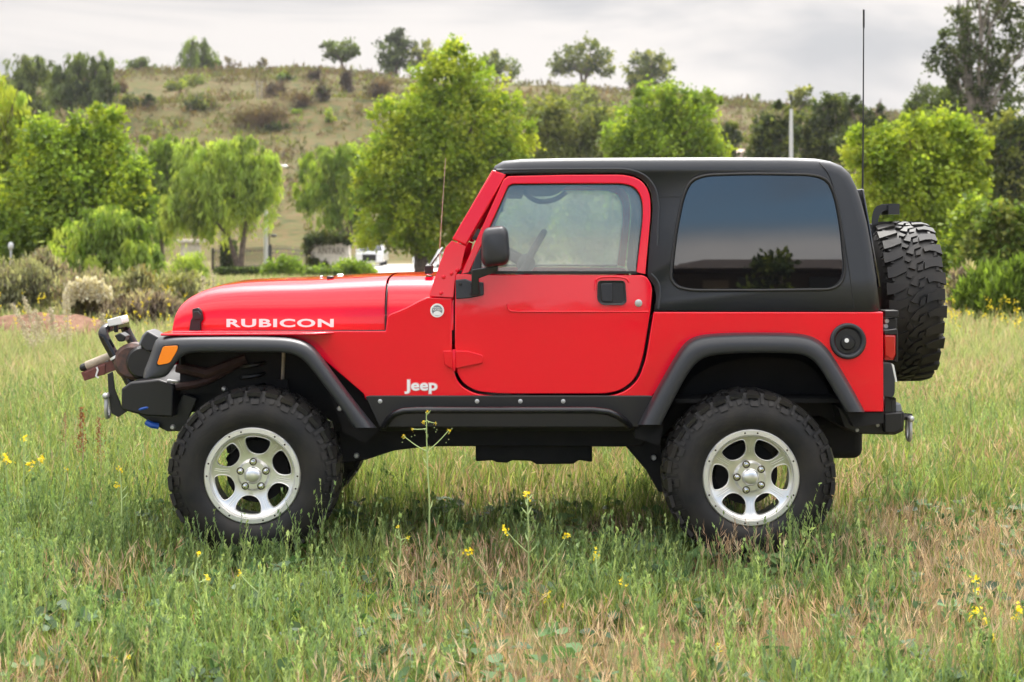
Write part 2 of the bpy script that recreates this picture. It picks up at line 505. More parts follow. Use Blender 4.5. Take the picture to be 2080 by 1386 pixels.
# windshield frame
ws_pil = [(918, 486), (1000, 345), (1029, 354), (947, 499)]
m = MB(); m.prism(PB(ws_pil), (0, .055, 0))
wsf = both(m)
a0, a1, a2, a3 = [W(x, y, .25) for x, y in [(1002, 346), (1026, 353), (1014, 374), (991, 366)]]
wsf.prism([a0, a1, a2, a3], (0, 2 * (YC - .25), 0))
a0, a1, a2, a3 = [W(x, y, .245) for x, y in [(905, 512), (931, 519), (921, 545), (892, 540)]]
wsf.prism([a0, a1, a2, a3], (0, 2 * (YC - .245), 0))
ws = wsf.build('windshield_frame', RED, car, bevel=.008, seg=3)
m = MB(); p = [W(x, y, .27) for x, y in [(1008, 368), (1011, 369), (922, 520), (919, 519)]]
m.prism(p, (0, 2 * (YC - .27), 0)); m.build('windshield_glass', CLEAR, ws)
m = MB()      # wipers at the foot of the glass
m.tube([W(868, 550, .5), W(880, 530, .55), W(898, 505, .75)], .008); m.tube([W(866, 552, .9), W(892, 508, 1.2)], .007)
m.box((wx(868, .5) - .01, .45, wz(556, .5)), (wx(878, .5), .62, wz(540, .5)))
m.build('wiper', SEAM, car)

# ---- hard top (shell)
HT = [(999, 348), (1005, 336), (1022, 326), (1060, 322), (1150, 320), (1300, 319), (1450, 318.5), (1600, 319), (1660, 321), (1690, 326), (1714, 336), (1731, 352), (1744, 378), (1755, 410), (1766, 452), (1776, 505), (1785, 562), (1793, 630)]
HB = fillet([(1330, 630), (1334, 604, 8), (1330, 580, 10), (1315, 561, 10), (1320, 500), (1327, 428, 20), (1324, 388, 25), (1306, 361, 25), (1272, 351, 30), (1026, 353)], closed=False, n=4)
def outl(d):
    o = []
    for i, p in enumerate(HT):
        a, b = Vector(HT[max(i - 1, 0)]), Vector(HT[min(i + 1, len(HT) - 1)])
        t = (b - a).normalized(); nrm = Vector((-t.y, t.x))     # inwards (down / forwards)
        o.append((p[0] + nrm.x * d, p[1] + nrm.y * d))
    return o
m = MB()
rows = []
for dy, d in [(0, 24), (.004, 15), (.014, 8), (.030, 3.2), (.052, .8), (.085, 0)]:
    rows.append([W(x, y, YL(HT[i][1])) + Vector((0, dy, 0)) for i, (x, y) in enumerate(outl(d))])
for f_, cr in [(.5, .012), (1, .018)]:      # crown of the roof
    r0 = rows[5]
    rows.append([Vector((p.x + (cr if i > 11 else 0), p.y + (YC - p.y) * f_, p.z + cr * (1 if i < 12 else .3))) for i, p in enumerate(r0)])
full = rows + [[Vector((p.x, 2 * YC - p.y, p.z)) for p in r] for r in reversed(rows[:-1])]
m.loft(full)
bot = [W(x, y, YL(y)) for x, y in HB]
for mir in (False, True):
    poly = list(rows[0]) + bot
    if mir: poly = [Vector((p.x, 2 * YC - p.y, p.z)) for p in poly]
    m.add(poly, [list(range(len(poly)))])
top = m.build('hard_top', HARD, car, smooth=50, solid=.028)
# raised drip moulding over the door
m = MB(); dr = fillet([(1008, 346), (1100, 344), (1275, 343.5, 30), (1312, 355, 25), (1334, 385, 25), (1338, 420), (1335, 500)], closed=False, n=5)
m.tube(PB(dr, .004), .006)
dl = fillet([(1322, 556), (1335, 568, 8), (1341, 585, 8), (1341, 604, 6), (1337, 628)], closed=False)
m.tube(PB(dl, .004), .006)
Pair(m).build('drip_rail', HARD, top)
# seams in the top
m = MB()
m.tube(PB(smoothline([(1664, 331), (1684, 352), (1696, 390), (1712, 470), (1727, 560), (1735, 629)], 2), .0005), .0022, n=6)
m.tube(PB([(1333, 400), (1384, 400)], .0005), .002, n=6)
Pair(m).build('seam_line', SEAM, top)
# quarter windows
QW = fillet([(1362, 562, 10), (1372, 470, 40), (1387, 398, 30), (1402, 366, 20), (1432, 356, 25), (1520, 353, 40), (1650, 355, 40), (1682, 364, 18), (1697, 398, 25), (1709, 460, 40), (1717, 548, 20), (1711, 575, 15), (1690, 588, 18), (1550, 590, 20), (1405, 590, 25), (1376, 584, 16), (1364, 572, 10)], n=4)
QW = resample(QW, 90, closed=True)
ctr = Vector((sum(p[0] for p in QW) / 90, sum(p[1] for p in QW) / 90))
QI = [tuple(ctr + (Vector(p) - ctr) * .972) for p in QW]
for mir in (False, True):
    m = MB(); m.prism(PB(QI, -.004), (0, .012, 0)); f = MB(); f.tube(PB(QW, -.001), .008, n=8, closed=True)
    if mir: m, f = m.mirrored(YC), f.mirrored(YC)
    q = m.build('quarter_window', DARKGLASS, top, smooth=0); f.build('window_seal', SEAM, top)
m = MB(); p = [W(x, y, .42) for x, y in [(1749, 384), (1755, 384), (1790, 585), (1784, 585)]]
m.prism(p, (0, 2 * (YC - .42), 0)); m.build('rear_window', DARKGLASS, top, bevel=.01)
m = MB(); m.box((wx(1330, .19), YB + .03, wz(634.5, .19)), (wx(1790, .19), 2 * YC - YB - .03, wz(632, .19)))
m.build('deck', INTERIOR, car)

# ---- doors
DO = fillet([(924, 557), (924, 742, 30), (936, 776, 25), (966, 795, 25), (1013, 800, 30), (1231, 800, 30), (1262, 793, 25), (1291, 770, 25), (1306, 728, 40), (1323, 620, 20), (1325, 582, 10), (1312, 559, 12)], n=5)
OUT = fillet([(936, 557), (1026, 358, 8), (1150, 355.5), (1270, 355, 30), (1302, 364, 25), (1320, 390, 25), (1322.5, 430, 20), (1311, 557)], n=5)
INN = fillet([(954, 553), (1034, 374, 6), (1150, 373), (1268, 373, 30), (1292, 381, 25), (1305, 405, 25), (1306.5, 440, 20), (1293, 553)], n=5)
for mir in (False, True):
    mm = (lambda q: q.mirrored(YC)) if mir else (lambda q: q)
    m = MB(); m.prism(PB(DO, -.005), (0, .05, 0))
    # window surround: a strip with an open bottom
    oo, ii = resample(OUT[:], 60), resample(INN[:], 60)
    a, b = PB(oo, -.004), PB(ii, -.004); off = Vector((0, .045, 0))
    m.loft([a, b, [p + off for p in b], [p + off for p in a], a])
    door = mm(m).build('door', RED, car, bevel=.005, seg=3)
    m = MB(); m.prism(PB([tuple(p) for p in ii], .020), (0, .005, 0)); mm(m).build('window_glass', CLEAR, door, smooth=0)
    m = MB(); m.tube(PB(ii + [ii[0]], .008), .006, n=6)
    m.box((wx(952, .2), .192, wz(556.5, .19)), (wx(1293, .2), .215, wz(551.5, .19)))
    mm(m).build('window_seal', SEAM, door)
    m = MB(); m.tube(PB(smoothline([(1030, 617), (1031, 626), (1036, 632), (1048, 633.5), (1317, 633.5)], 2), -.0035), .004, n=8)
    m.tube(PB(smoothline([(1209, 590), (1209, 572), (1214, 565), (1228, 562.5), (1258, 562.5), (1273, 566), (1278, 574)], 2), -.003), .006, n=8)
    mm(m).build('crease', RED, door)
    # handle: recessed plate, frame and paddle
    hp = fillet([(1214, 570, 8), (1270, 570, 8), (1273, 614, 8), (1266, 620, 8), (1222, 620, 8), (1213, 610, 8)], n=4)
    m = MB(); c = Vector((1243, 595)); hi = [tuple(c + (Vector(p) - c) * .84) for p in hp]
    m.ring(PB(hp, -.014), PB(hi, -.010), (0, .012, 0)); m.prism(PB(hp, -.007), (0, .004, 0))
    hd = mm(m).build('door_handle', BLACK, door, bevel=.002)
    m = MB(); m.prism(PB(fillet([(1220, 576, 4), (1244, 575, 3), (1245, 614, 3), (1222, 613, 5)], n=3), -.013), (0, .008, 0))
    mm(m).build('handle_paddle', GLOSSBLACK, door, bevel=.003)
    m = MB(); m.lathe([(0, .005), (.012, .005), (.018, .002), (.018, -.006)], W(1297, 616, YB - .005), n=20); mm(m).build('door_lock', STEEL, door)
    m = MB()   # lower hinge
    m.prism(PB(fillet([(925, 713), (950, 713), (981, 722, 4), (981, 738, 4), (930, 748), (924, 748)], n=3), -.018), (0, .014, 0))
    m.prism(PB([(900, 713), (920, 713), (920, 750), (903, 742)], -.014), (0, .014, 0)); m.tube([W(922, 710, .170), W(922, 754, .170)], .009)
    mm(m).build('door_hinge', RED, door, bevel=.003)
    # mirror: bracket, arm, housing
    m = MB(); m.prism(PB(fillet([(925, 569, 3), (945, 567), (958, 572), (982, 574, 3), (983, 600, 4), (955, 606), (926, 608, 3)], n=3), -.028), (0, .028, 0))
    m.prism([W(*q) for q in [(958, 548, .09), (1012, 540, .06), (1010, 552, .06), (972, 566, .10), (975, 600, .15), (957, 602, .15)]], (0, .03, 0))
    m.prism(PB([(954, 554), (967, 520), (978, 500), (978, 556)], -.012), (0, .012, 0))
    ma = mm(m).build('mirror_arm', FLARE, door, bevel=.005)
    hs_ = fillet([(978, 480, 10), (985, 463, 12), (1023, 458, 14), (1032, 470, 10), (1036, 522, 14), (1030, 538, 12), (985, 544, 12), (977, 530, 10)], n=4)
    c = Vector((1006, 501)); rows_ = []
    for dy, sc in [(0, .62), (.010, .84), (.028, .95), (.06, 1.0), (.13, 1.0), (.15, .94)]:
        rows_.append([W(*(c + (Vector(p) - c) * sc), .0) + Vector((0, dy, 0)) for p in hs_])
    m = MB(); m.loft(rows_, closed=True, caps=True)
    mm(m).build('mirror_housing', FLARE, door, smooth=60)
    for (px, py) in [(935, 577), (958, 577), (957, 597)]:
        m = MB(); m.ball(W(px, py, .161), (.008, .004, .008), 4); mm(m).build('bracket_bolt', SEAM, door)

# ---- flares
def flare(outer, inner, n=70):
    o, i = resample(smoothline(outer, 2), n), resample(smoothline(inner, 2), n)
    m = MB(); rows = []
    for t, y in [(0, .190), (.02, .130), (.07, .075), (.16, .040), (.30, .022), (.55, .014), (.85, .012), (.97, .018), (1.0, .030), (1.0, .060), (.96, .19)]:
        rows.append([W(a[0] + (b[0] - a[0]) * t, a[1] + (b[1] - a[1]) * t, y) for a, b in zip(o, i)])
    m.loft(rows)
    for e in (0, -1): m.add([r[e] for r in rows], [list(range(len(rows)))])
    return m
FO = [(291, 768), (291, 762), (293, 752), (299, 738), (305, 722), (314, 695), (320, 686), (335, 682.5), (380, 681.5), (470, 681.5), (560, 682.5), (600, 686), (628, 696), (645, 712), (690, 774), (730, 826), (755, 857), (765, 869)]
FI = [(300, 769), (318, 769), (336, 766), (344, 758), (352, 746), (362, 731), (374, 721), (392, 716.5), (430, 715.5), (520, 715.5), (575, 716), (600, 721), (620, 734), (645, 766), (680, 812), (700, 840), (712, 860), (718, 869)]
RO = [(1295, 863), (1310, 834), (1340, 778), (1372, 722), (1390, 697), (1405, 686), (1430, 679), (1480, 676), (1540, 675.5), (1600, 676), (1635, 679), (1660, 688), (1680, 706), (1700, 736), (1725, 778), (1745, 814), (1757, 837)]
RI = [(1343, 863), (1350, 848), (1372, 805), (1395, 762), (1410, 742), (1424, 730), (1445, 722.5), (1490, 718), (1540, 717), (1600, 717.5), (1630, 720.5), (1650, 730), (1664, 746), (1682, 774), (1700, 806), (1712, 826), (1719, 837)]
for mir in (False, True):
    for nm, o, i in (('f', FO, FI), ('r', RO, RI)):
        m = flare(o, i)
        if mir: m = m.mirrored(YC)
        fl = m.build('fender_flare', FLARE, car, smooth=60)
        if nm == 'f':
            tl = fillet([(319, 738, 5), (331, 704, 5), (362, 702, 6), (360, 712, 5), (345, 738, 6), (322, 742, 5)], n=3)
            m = MB(); m.prism([W(x, y, .008) for x, y in tl], (0, .02, 0))
            c = Vector((340, 722)); g = MB(); g.prism([W(*(c + (Vector(p) - c) * 1.13), .0125) for p in tl], (0, .02, 0))
            if mir: m, g = m.mirrored(YC), g.mirrored(YC)
            m.build('turn_signal', AMBER, fl, bevel=.003); g.build('signal_bezel', BLACK, fl)

# ---- rocker guards with step tube
for mir in (False, True):
    m = MB()
    m.prism([W(*q) for q in [(742, 806, .172), (752, 804, .172), (1318, 804, .172), (1330, 806, .172), (1298, 868, .172), (770, 868, .172)]], (0, .016, 0))
    m.prism([W(770, 868, .18), W(1298, 868, .18), W(1298, 876, .24), W(770, 876, .24)], (0, .012, .004))
    g = (m.mirrored(YC) if mir else m).build('rocker_guard', BLACK, car, bevel=.004)
    m = MB(); m.tube([W(x, y, q) for x, y, q in [(780, 866, .17), (790, 851, .13), (803, 840, .10), (820, 835, .09), (850, 833.5, .085), (1020, 833.5, .085), (1205, 833.5, .085), (1236, 837, .09), (1255, 845, .10), (1270, 856, .13), (1279, 866, .17)]], .017, n=12)
    (m.mirrored(YC) if mir else m).build('step_tube', GLOSSBLACK, g)
    if not mir:
        for px in (772, 969, 1057, 1144):
            m = MB(); m.lathe([(0, .004), (.006, .004), (.011, .002), (.011, -.004)], W(px, 815.5, .172), n=12); m.build('guard_bolt', STEEL, g)

# ---- grille and headlights
m = MB(); xg = wx(349, .33)
zg0, zg1 = wz(742, .33), wz(662, .33)
m.box((xg, YC - .59, zg0), (xg + .02, YC - .30, zg1)); m.box((xg, YC + .30, zg0), (xg + .02, YC + .59, zg1))
m.box((xg, YC - .30, zg1 - .07), (xg + .02, YC + .30, zg1)); m.box((xg, YC - .30, zg0), (xg + .02, YC + .30, zg0 + .06))
for k in range(8):
    y = YC - .30 + .6 * k / 7; m.box((xg - .001, y - .014, zg0 + .06), (xg + .021, y + .014, zg1 - .07))
gr = m.build('grille', RED, car, bevel=.006)
m = MB(); m.box((xg + .03, YC - .58, zg0), (xg + .04, YC + .58, zg1 - .03)); m.build('radiator', UNDER, car)
for s in (-1, 1):
    m = MB(); m.lathe([(0, -.012), (.05, -.010), (.070, 0), (.076, .012), (.076, .03)], (xg, YC + s * .43, 1.03), axis='X', n=28); m.build('headlight', LENS, car)

# ---- inner bay, wheel wells, frame, axles
m = MB()
EB = m; m.box((wx(352, .3), .46, wz(800, .46)), (wx(690, .46), 2 * YC - .46, wz(690, .46)))          # engine bay sides
m.build('engine_bay', UNDER, car); m = MB()
m.prism([W(x, y, .30) for x, y in [(640, 716), (745, 806), (772, 806), (775, 872), (740, 900), (700, 880), (660, 780), (600, 700)]], (0, 1.46, 0))
m.build('wheel_housing', UNDER, car); m = MB()
m.box((wx(1330, .45), .46, wz(845, .45)), (wx(1790, .45), 2 * YC - .46, wz(640, .45)))
m.build('wheel_housing', UNDER, car); m = MB()
m.prism([W(x, y, .20) for x, y in [(1290, 812), (1335, 800), (1350, 850), (1340, 905), (1290, 890)]], (0, 1.46, 0))
m.build('wheel_housing', UNDER, car); m = MB()
m.prism([W(x, y, .20) for x, y in [(1742, 838), (1795, 838), (1795, 860), (1735, 868), (1700, 800)]], (0, 1.46, 0))
m.build('wheel_housing', UNDER, car)
m = MB()      # flat liners behind the flares
for o in (RO,):
    arc = smoothline([(1345, 866), (1395, 775), (1440, 745), (1500, 728), (1600, 726), (1650, 742), (1700, 815)], 2)
    m.loft([[W(p[0], p[1], .06) for p in arc], [W(p[0], p[1], .46) for p in arc]])
Pair(m).build('wheel_liner', UNDER, car)
for ys in (.50, 1.30):
    m = MB()
    P = lambda pts: [W(x, y, ys) for x, y in pts]
    m.prism(P([(330, 790), (400, 782), (690, 800), (760, 862), (1290, 862), (1340, 840), (1400, 780), (1640, 780), (1720, 840), (1800, 845), (1800, 872), (1720, 876), (1640, 830), (1400, 830), (1330, 905), (760, 908), (700, 870), (640, 838), (340, 838)]), (0, .07, 0))
    m.build('frame_rail', UNDER, car, bevel=.006)
m = MB()
m.prism([W(x, y, .46) for x, y in [(690, 860), (1330, 860), (1305, 905), (1265, 908), (880, 906), (800, 916), (742, 935), (694, 942), (690, 920)]], (0, .05, 0))
m.build('rail_skirt', UNDER, car, bevel=.006); m = MB()
m.prism([W(x, y, .48) for x, y in [(1265, 900), (1340, 880), (1352, 1000), (1338, 1000), (1312, 955)]], (0, .05, 0))
m.build('control_arm', UNDER, car, bevel=.006)
m = MB()
m.prism([W(x, y, .55) for x, y in [(966, 902), (1203, 902), (1203, 940), (1176, 935), (1165, 943), (1090, 944), (1078, 937), (1040, 936), (1030, 941), (1010, 940), (1000, 936), (966, 938)]], (0, .76, 0))
m.build('skid_plate', UNDER, car, bevel=.01); m = MB()
m.box((wx(760, .6), .56, wz(900, .56)), (wx(1330, .6), 1.30, wz(868, .56)))
m.build('transmission_cover', UNDER, car, bevel=.01)
# axles and differentials
XF, XR, ZW = (511 - HX) * D / F, (1527 - HX) * D / F, H - (970 - HY) * D / F
for x in (XF, XR):
    m = MB(); m.tube([(x, .30, ZW), (x, 1.56, ZW)], .045, n=12); m.ball((x, 1.05 if x < 0 else YC, ZW), (.15, .13, .15), 8); m.build('axle', UNDER, car, smooth=50)
m = MB(); m.tube([(XF - .16, .34, ZW + .04), (XF - .16, 1.5, ZW + .06)], .022)
m.build('steering_rod', UNDER, car, smooth=50); m = MB(); m.tube([(XF + .05, .55, ZW - .02), W(720, 925, .55)], .035); m.build('link_arm', UNDER, car, smooth=50); m = MB(); m.tube([(XR - .05, .55, ZW - .02), W(1325, 925, .55)], .035)
m.build('link_arm', UNDER, car, smooth=50)
m = MB()
m.box((wx(1620, .6), .62, wz(935, .6)), (wx(1757, .6), 1.45, wz(850, .6)))
m.build('fuel_tank', UNDER, car, bevel=.05, seg=4)
def coil(c, r, h, turns, w):
    return [(c[0] + r * math.cos(t), c[1] + r * math.sin(t), c[2] + h * t / (2 * math.pi * turns)) for t in [2 * math.pi * k / 14 for k in range(int(14 * turns))]]
for yy in (.48, 1.38):
    m = MB(); c = W(515, 845, yy); m.tube(coil(c, .062, .30, 5.5, .01), .010, n=6); m.build('coil_spring', BLACK, car)
    m = MB(); m.tube([W(577, 700, yy - .06), W(573, 792, yy - .06)], .009); a = m.build('shock_absorber', TAN, car)
    m = MB(); m.tube([W(573, 775, yy - .06), W(570, 880, yy - .06)], .026); m.box(W(560, 795, yy - .09), W(586, 770, yy - .05)); m.build('shock_body', UNDER, car)
m = MB()
m.tube([W(345, 788, .40), W(395, 782, .42), W(425, 772, .44), W(470, 748, .46)], .020); m.tube([W(360, 745, .45), W(420, 760, .44), W(500, 730, .46)], .03)
m.build('steering_linkage', mat('grimy_brown_steel', (.055, .022, .017), .6, var=.5, vscale=20), car)
m = MB(); m.tube([W(340, 774, .36), W(362, 776, .36)], .008); m.build('bracket', STEEL, car)
for px, py, yy in [(724, 926, .44), (1328, 930, .46), (690, 830, .3), (645, 838, .4)]:
    m = MB(); m.lathe([(0, .010), (.010, .010), (.014, .002), (.014, -.012)], W(px, py, yy), n=10); m.build('bolt', STEEL, car)
m = MB(); m.tube(smoothline([W(700, 900, .9), W(900, 893, .95), W(1200, 893, 1.1), W(1330, 890, 1.2), W(1500, 850, 1.3), W(1690, 880, 1.25)], 2), .028); m.build('exhaust_pipe', RUST, car, smooth=60)
m = MB(); m.tube([W(560, 885, 1.05), W(1010, 890, 1.0)], .025); m.build('drive_shaft', UNDER, car); m = MB(); m.tube([W(1170, 888, .95), W(1500, 905, .95)], .03); m.build('drive_shaft', UNDER, car)

# ---- front bumper with hoop, winch fairlead, shackles
m = MB()
m.prism([W(x, y, .34) for x, y in [(246, 790), (264, 777), (322, 771), (352, 782), (352, 848), (300, 846), (268, 839), (246, 832)]], (0, 1.18, 0))
fb = m.build('front_bumper', BLACK, car, bevel=.010, seg=3)
m = MB(); m.prism([W(x, y, .44) for x, y in [(280, 842), (352, 842), (372, 800), (400, 810), (372, 876), (340, 877), (318, 866)]], (0, .03, 0))
Pair(m).build('bumper_mount', BLACK, fb, bevel=.004)
m = MB(); m.prism([W(x, y, .40) for x, y in [(218, 760), (228, 755), (232, 790), (246, 826), (258, 836), (240, 848), (226, 840), (220, 800)]], (0, .02, 0))
Pair(m).build('shackle_plate', BLACK, fb, bevel=.003)
def leg(yo): return [W(x, y, .62) + Vector((0, yo - .62, 0)) for x, y in [(268, 784), (250, 752), (232, 722), (215, 692)]]
n0, n1 = leg(.62), leg(1.10)
tp_ = W(208, 676, .62)
hp_ = n0 + [tp_ + Vector((0, .0, 0)), W(211, 667, .62) + Vector((.004, .05, 0)), W(211, 667, .62) + Vector((.004, .24, 0)), W(211, 667, .62) + Vector((.004, .43, 0)), tp_ + Vector((0, .48, 0))] + list(reversed(n1))
m = MB(); m.tube(smoothline(hp_, 2), .026, n=12)
bb = m.build('bull_bar', GLOSSBLACK, fb, smooth=60)
for yo in (.62, 1.10):
    m = MB(); a = W(234, 725.5, .62) + Vector((0, yo - .62, 0)); t = (n0[0] - n0[3]).normalized()
    m.tube([a - t * .006, a + t * .006], .029, n=12); m.build('cable_tie', WHITE, fb)
for yy, (cx, cy) in ((.66, (232, 654)),):
    m = MB(); m.prism([W(x, y, .62) + Vector((0, yy - .66, 0)) for x, y in fillet([(217, 650, 2), (245, 642, 3), (249, 656, 3), (247, 659), (220, 664, 3)], n=3)], (0, .15, 0))
    m.build('driving_light', LENS, fb, bevel=.006)
    m = MB(); m.prism([W(x, y, .58) + Vector((0, yy - .66, 0)) for x, y in fillet([(232, 682, 3), (244, 676, 3), (256, 684, 3), (252, 694, 4), (240, 695, 4)], n=3)], (0, .10, 0))
    m.box(W(235, 660, .66) + Vector((-.01, yy - .66, -.04)), W(235, 660, .66) + Vector((.01, yy - .64, 0)))
    m.build('lamp_housing', BLACK, fb, bevel=.008)
m = MB(); m.prism([W(x, y, .50) for x, y in fillet([(284, 700), (292, 682, 3), (300, 673, 3), (330, 690, 4), (330, 712, 4), (296, 714, 4)], n=3)], (0, .2, 0))
fg = m.build('fog_lamp', FLARE, fb, bevel=.012, seg=3)
m = MB(); m.prism([W(x, y, .505) for x, y in [(281, 700), (289, 681), (298, 672), (300, 675), (291, 686), (286, 703)]], (0, .19, 0)); m.build('lamp_rim', GREYTRIM, fg, bevel=.003)
# winch drum and motor behind the hoop
m = MB(); c = W(268, 735, .60)
m.lathe([(0, .02), (.075, .02), (.095, .0), (.095, -.10), (.07, -.11), (.07, -.50), (.095, -.51), (.095, -.62), (0, -.62)], (c.x, .60, c.z), n=28)
m.build('winch', RUST, fb, smooth=40)
m = MB(); c = W(288, 737, .52)
m.lathe([(0, .02), (.07, .02), (.085, .0), (.085, -.22), (0, -.22)], (c.x, .54, c.z), n=24)
m.build('winch_motor', BLACK, fb, smooth=40)
ln = Vector((W(200, 735, .6) - W(168, 748, .6)).normalized())
m = MB(); a = W(176, 744, .70); m.tube([a, a + ln * .16], .024, n=12); m.build('fairlead_roller', TAN, fb)
m = MB(); m.tube([a - ln * .022, a - ln * .001], .020, n=10); m.ball(a - ln * .02, .02, 5); m.build('roller_end', BLACK, fb)
m = MB()
m.prism([W(x, y, .66) for x, y in [(164, 757), (213, 738), (250, 722), (256, 742), (214, 760), (172, 774)]], (0, .008, 0))
m.prism([W(x, y, .66) for x, y in [(164, 757), (213, 738), (214, 742), (166, 761)]], (0, .5, 0)); m.prism([W(x, y, .66) for x, y in [(169, 770), (214, 755), (214, 760), (172, 774)]], (0, .5, 0))
m.prism([W(x, y, .66) for x, y in [(172, 757), (214, 740), (214, 760), (176, 772)]], (0, -.004, 0))
m.build('fairlead_bracket', BROWNRED, fb, bevel=.002)
m = MB(); m.tube([W(196, 746, .64), W(199, 752, .64), W(195, 764, .64), W(200, 768, .64)], .005); m.build('cable_tie', WHITE, fb)
m = MB(); m.box(W(210, 736, .68), W(224, 726, .72)); m.build('winch_hook', STEEL, fb, bevel=.005)
def shackle(px, py, y, rr=.042):
    m = MB(); c = W(px, py, y)
    m.tube([c + Vector((0, -.038, .0)), c + Vector((0, .045, 0))], .013, n=10); m.ball(c + Vector((0, -.045, 0)), .017, 6)
    m.tube([c + Vector((0, q[0], q[1])) for q in smoothline([(-.026, .01), (-.03, -.03), (-.036, -.07), (-.02, -.105), (0, -.112), (.02, -.105), (.036, -.07), (.03, -.03), (.026, .01)], 2)], .0105, n=10)
    return m
for yy in (.41, 1.42): shackle(219, 803, yy).build('shackle', STEEL, fb, smooth=60)
m = MB(); m.tube(smoothline([W(270, 836, .36), W(290, 830, .34), W(306, 827, .35), W(322, 829, .37)], 2), .008); m.tube(smoothline([W(298, 858, .4), W(308, 864, .39), W(322, 866, .4)], 2), .016)
m.build('hose', BLUE, fb)
for (px, py) in [(322, 829), (351, 868), (455, 790)]:
    m = MB(); m.lathe([(0, .012), (.008, .012), (.013, .004), (.013, -.01)], W(px, py, .36), n=12); m.build('mount_bolt', STEEL, fb)

# ---- rear: bumper, lamps, filler, spare
m = MB()
m.prism([W(x, y, .30) for x, y in [(1700, 826), (1735, 842), (1797, 838), (1836, 836), (1838, 845), (1836, 876), (1818, 884), (1745, 882), (1715, 870)]], (0, 1.26, 0))
rb = m.build('rear_bumper', BLACK, car, bevel=.008, seg=3)
m = MB(); m.prism([W(x, y, .24) for x, y in fillet([(1796, 840, 3), (1832, 838, 3), (1834, 870, 5), (1822, 880, 5), (1798, 880, 3)], n=3)], (0, .07, 0))
Pair(m).build('bumper_end', BLACK, rb, bevel=.006)
m = MB(); m.prism([W(x, y, .30) for x, y in [(1818, 822), (1830, 820), (1833, 836), (1817, 837)]], (0, 1.26, 0)); m.build('bumper_step', GREYTRIM, rb, bevel=.004)
for (px, py) in [(1757, 860), (1741, 874), (1783, 852), (1783, 864)]:
    m = MB(); m.lathe([(0, .006), (.007, .006), (.010, .0)], W(px, py, .30), n=10); m.build('bumper_bolt', STEEL, rb)
m = MB(); m.tube([W(1834, 846, .42), W(1852, 848, .42)], .018); m.build('shackle_mount', BLACK, rb)
for yy in (.42, 1.44): shackle(1846, 849, yy).build('shackle', STEEL, rb, smooth=60)
for mir in (False, True):
    mm = (lambda q: q.mirrored(YC)) if mir else (lambda q: q)
    m = MB(); m.prism([W(x, y, .24) for x, y in [(1797, 680), (1820, 680), (1820, 722, ), (1814, 732), (1797, 732)]], (0, .12, 0))
    m.prism([W(x, y, .232) for x, y in [(1797, 682), (1819, 682), (1819, 722), (1812, 730), (1798, 722)]], (0, .008, 0))
    tl = mm(m).build('tail_light', REDLENS, car, bevel=.004)
    m = MB(); m.prism([W(x, y, .235) for x, y in [(1796, 672), (1822, 668), (1824, 672), (1824, 735), (1820.5, 735), (1820.5, 680), (1796, 680)]], (0, .13, 0)); mm(m).build('lamp_surround', BLACK, tl, bevel=.003)
    m = MB(); m.prism([W(x, y, .21) for x, y in fillet([(1785, 745, 8), (1790, 737, 6), (1810, 737, 6), (1818, 770), (1818, 800, 6), (1812, 809, 8), (1790, 804, 8), (1784, 796, 6)], n=3)], (0, .13, 0))
    rl = mm(m).build('reversing_lamp', FLARE, car, bevel=.012, seg=3)
    m = MB(); m.prism([W(x, y, .22) for x, y in [(1811, 738), (1816, 742), (1822.5, 776), (1819, 776)]], (0, .11, 0)); mm(m).build('lamp_lens', LENS, rl)
    m = MB(); m.box(W(1798, 838, .25), W(1808, 805, .27)); m.box(W(1811, 838, .25), W(1818, 808, .27)); m.box(W(1806, 812, .25), W(1815, 806, .27)); mm(m).build('lamp_bracket', BLACK, rl)
m = MB(); m.box(W(1797, 672, .34), W(1815, 645, .42)); m.box(W(1797, 645, .30), W(1816, 629, .40))
m.tube([W(1797, 660, .5), W(1820, 660, .6)], .02); m.build('tailgate_hinge', BLACK, car, bevel=.004)
for (px, py) in [(1799, 663), (1801, 652)]:
    m = MB(); m.lathe([(0, .006), (.010, .006), (.014, -.002)], W(px, py, .34), n=12); m.build('hinge_bolt', STEEL, car)
m = MB(); c = W(1722, 693, YB)
m.lathe([(.088, -.004), (.088, .010), (.082, .016), (.070, .014), (.064, .004), (.062, -.004)], c, n=40)
ff = m.build('fuel_filler', FLARE, car, smooth=60)
m = MB(); m.lathe([(.063, .003), (.060, -.0005), (0, -.0005)], c - Vector((0, .0015, 0)), n=40); m.build('filler_cup', SEAM, ff)
m = MB(); c2 = W(1722, 697, YB - .004); m.lathe([(0, .014), (.030, .012), (.036, .004), (.036, -.002)], c2, n=24); m.build('filler_cap', BLACK, ff)
m = MB(); m.lathe([(0, .003), (.010, .003), (.011, 0)], W(1720, 692, YB - .018), n=16); m.build('cap_badge', WHITE, ff)
# third brake light stalk
m = MB()
st = smoothline([(1776, 505), (1775, 470), (1776, 440), (1783, 424), (1794, 420), (1811, 420)], 2)
m.loft([[W(p.x - 5, p.y - 4, .86) for p in st], [W(p.x + 7, p.y + 7, .86) for p in st], [W(p.x + 7, p.y + 7, 1.0) for p in st], [W(p.x - 5, p.y - 4, 1.0) for p in st], [W(p.x - 5, p.y - 4, .86) for p in st]], caps=False)
m.box(W(1805, 436, .84), W(1811, 415, 1.02))
m.build('brake_light_stalk', FLARE, car, smooth=50)
m = MB(); m.box((wx(1785, YC), YC - .16, wz(720, YC)), (wx(1800, YC), YC + .16, wz(500, YC))); m.tube([W(1788, 610, YC), W(1880, 610, YC)], .06); m.build('spare_carrier', BLACK, car, bevel=.01)

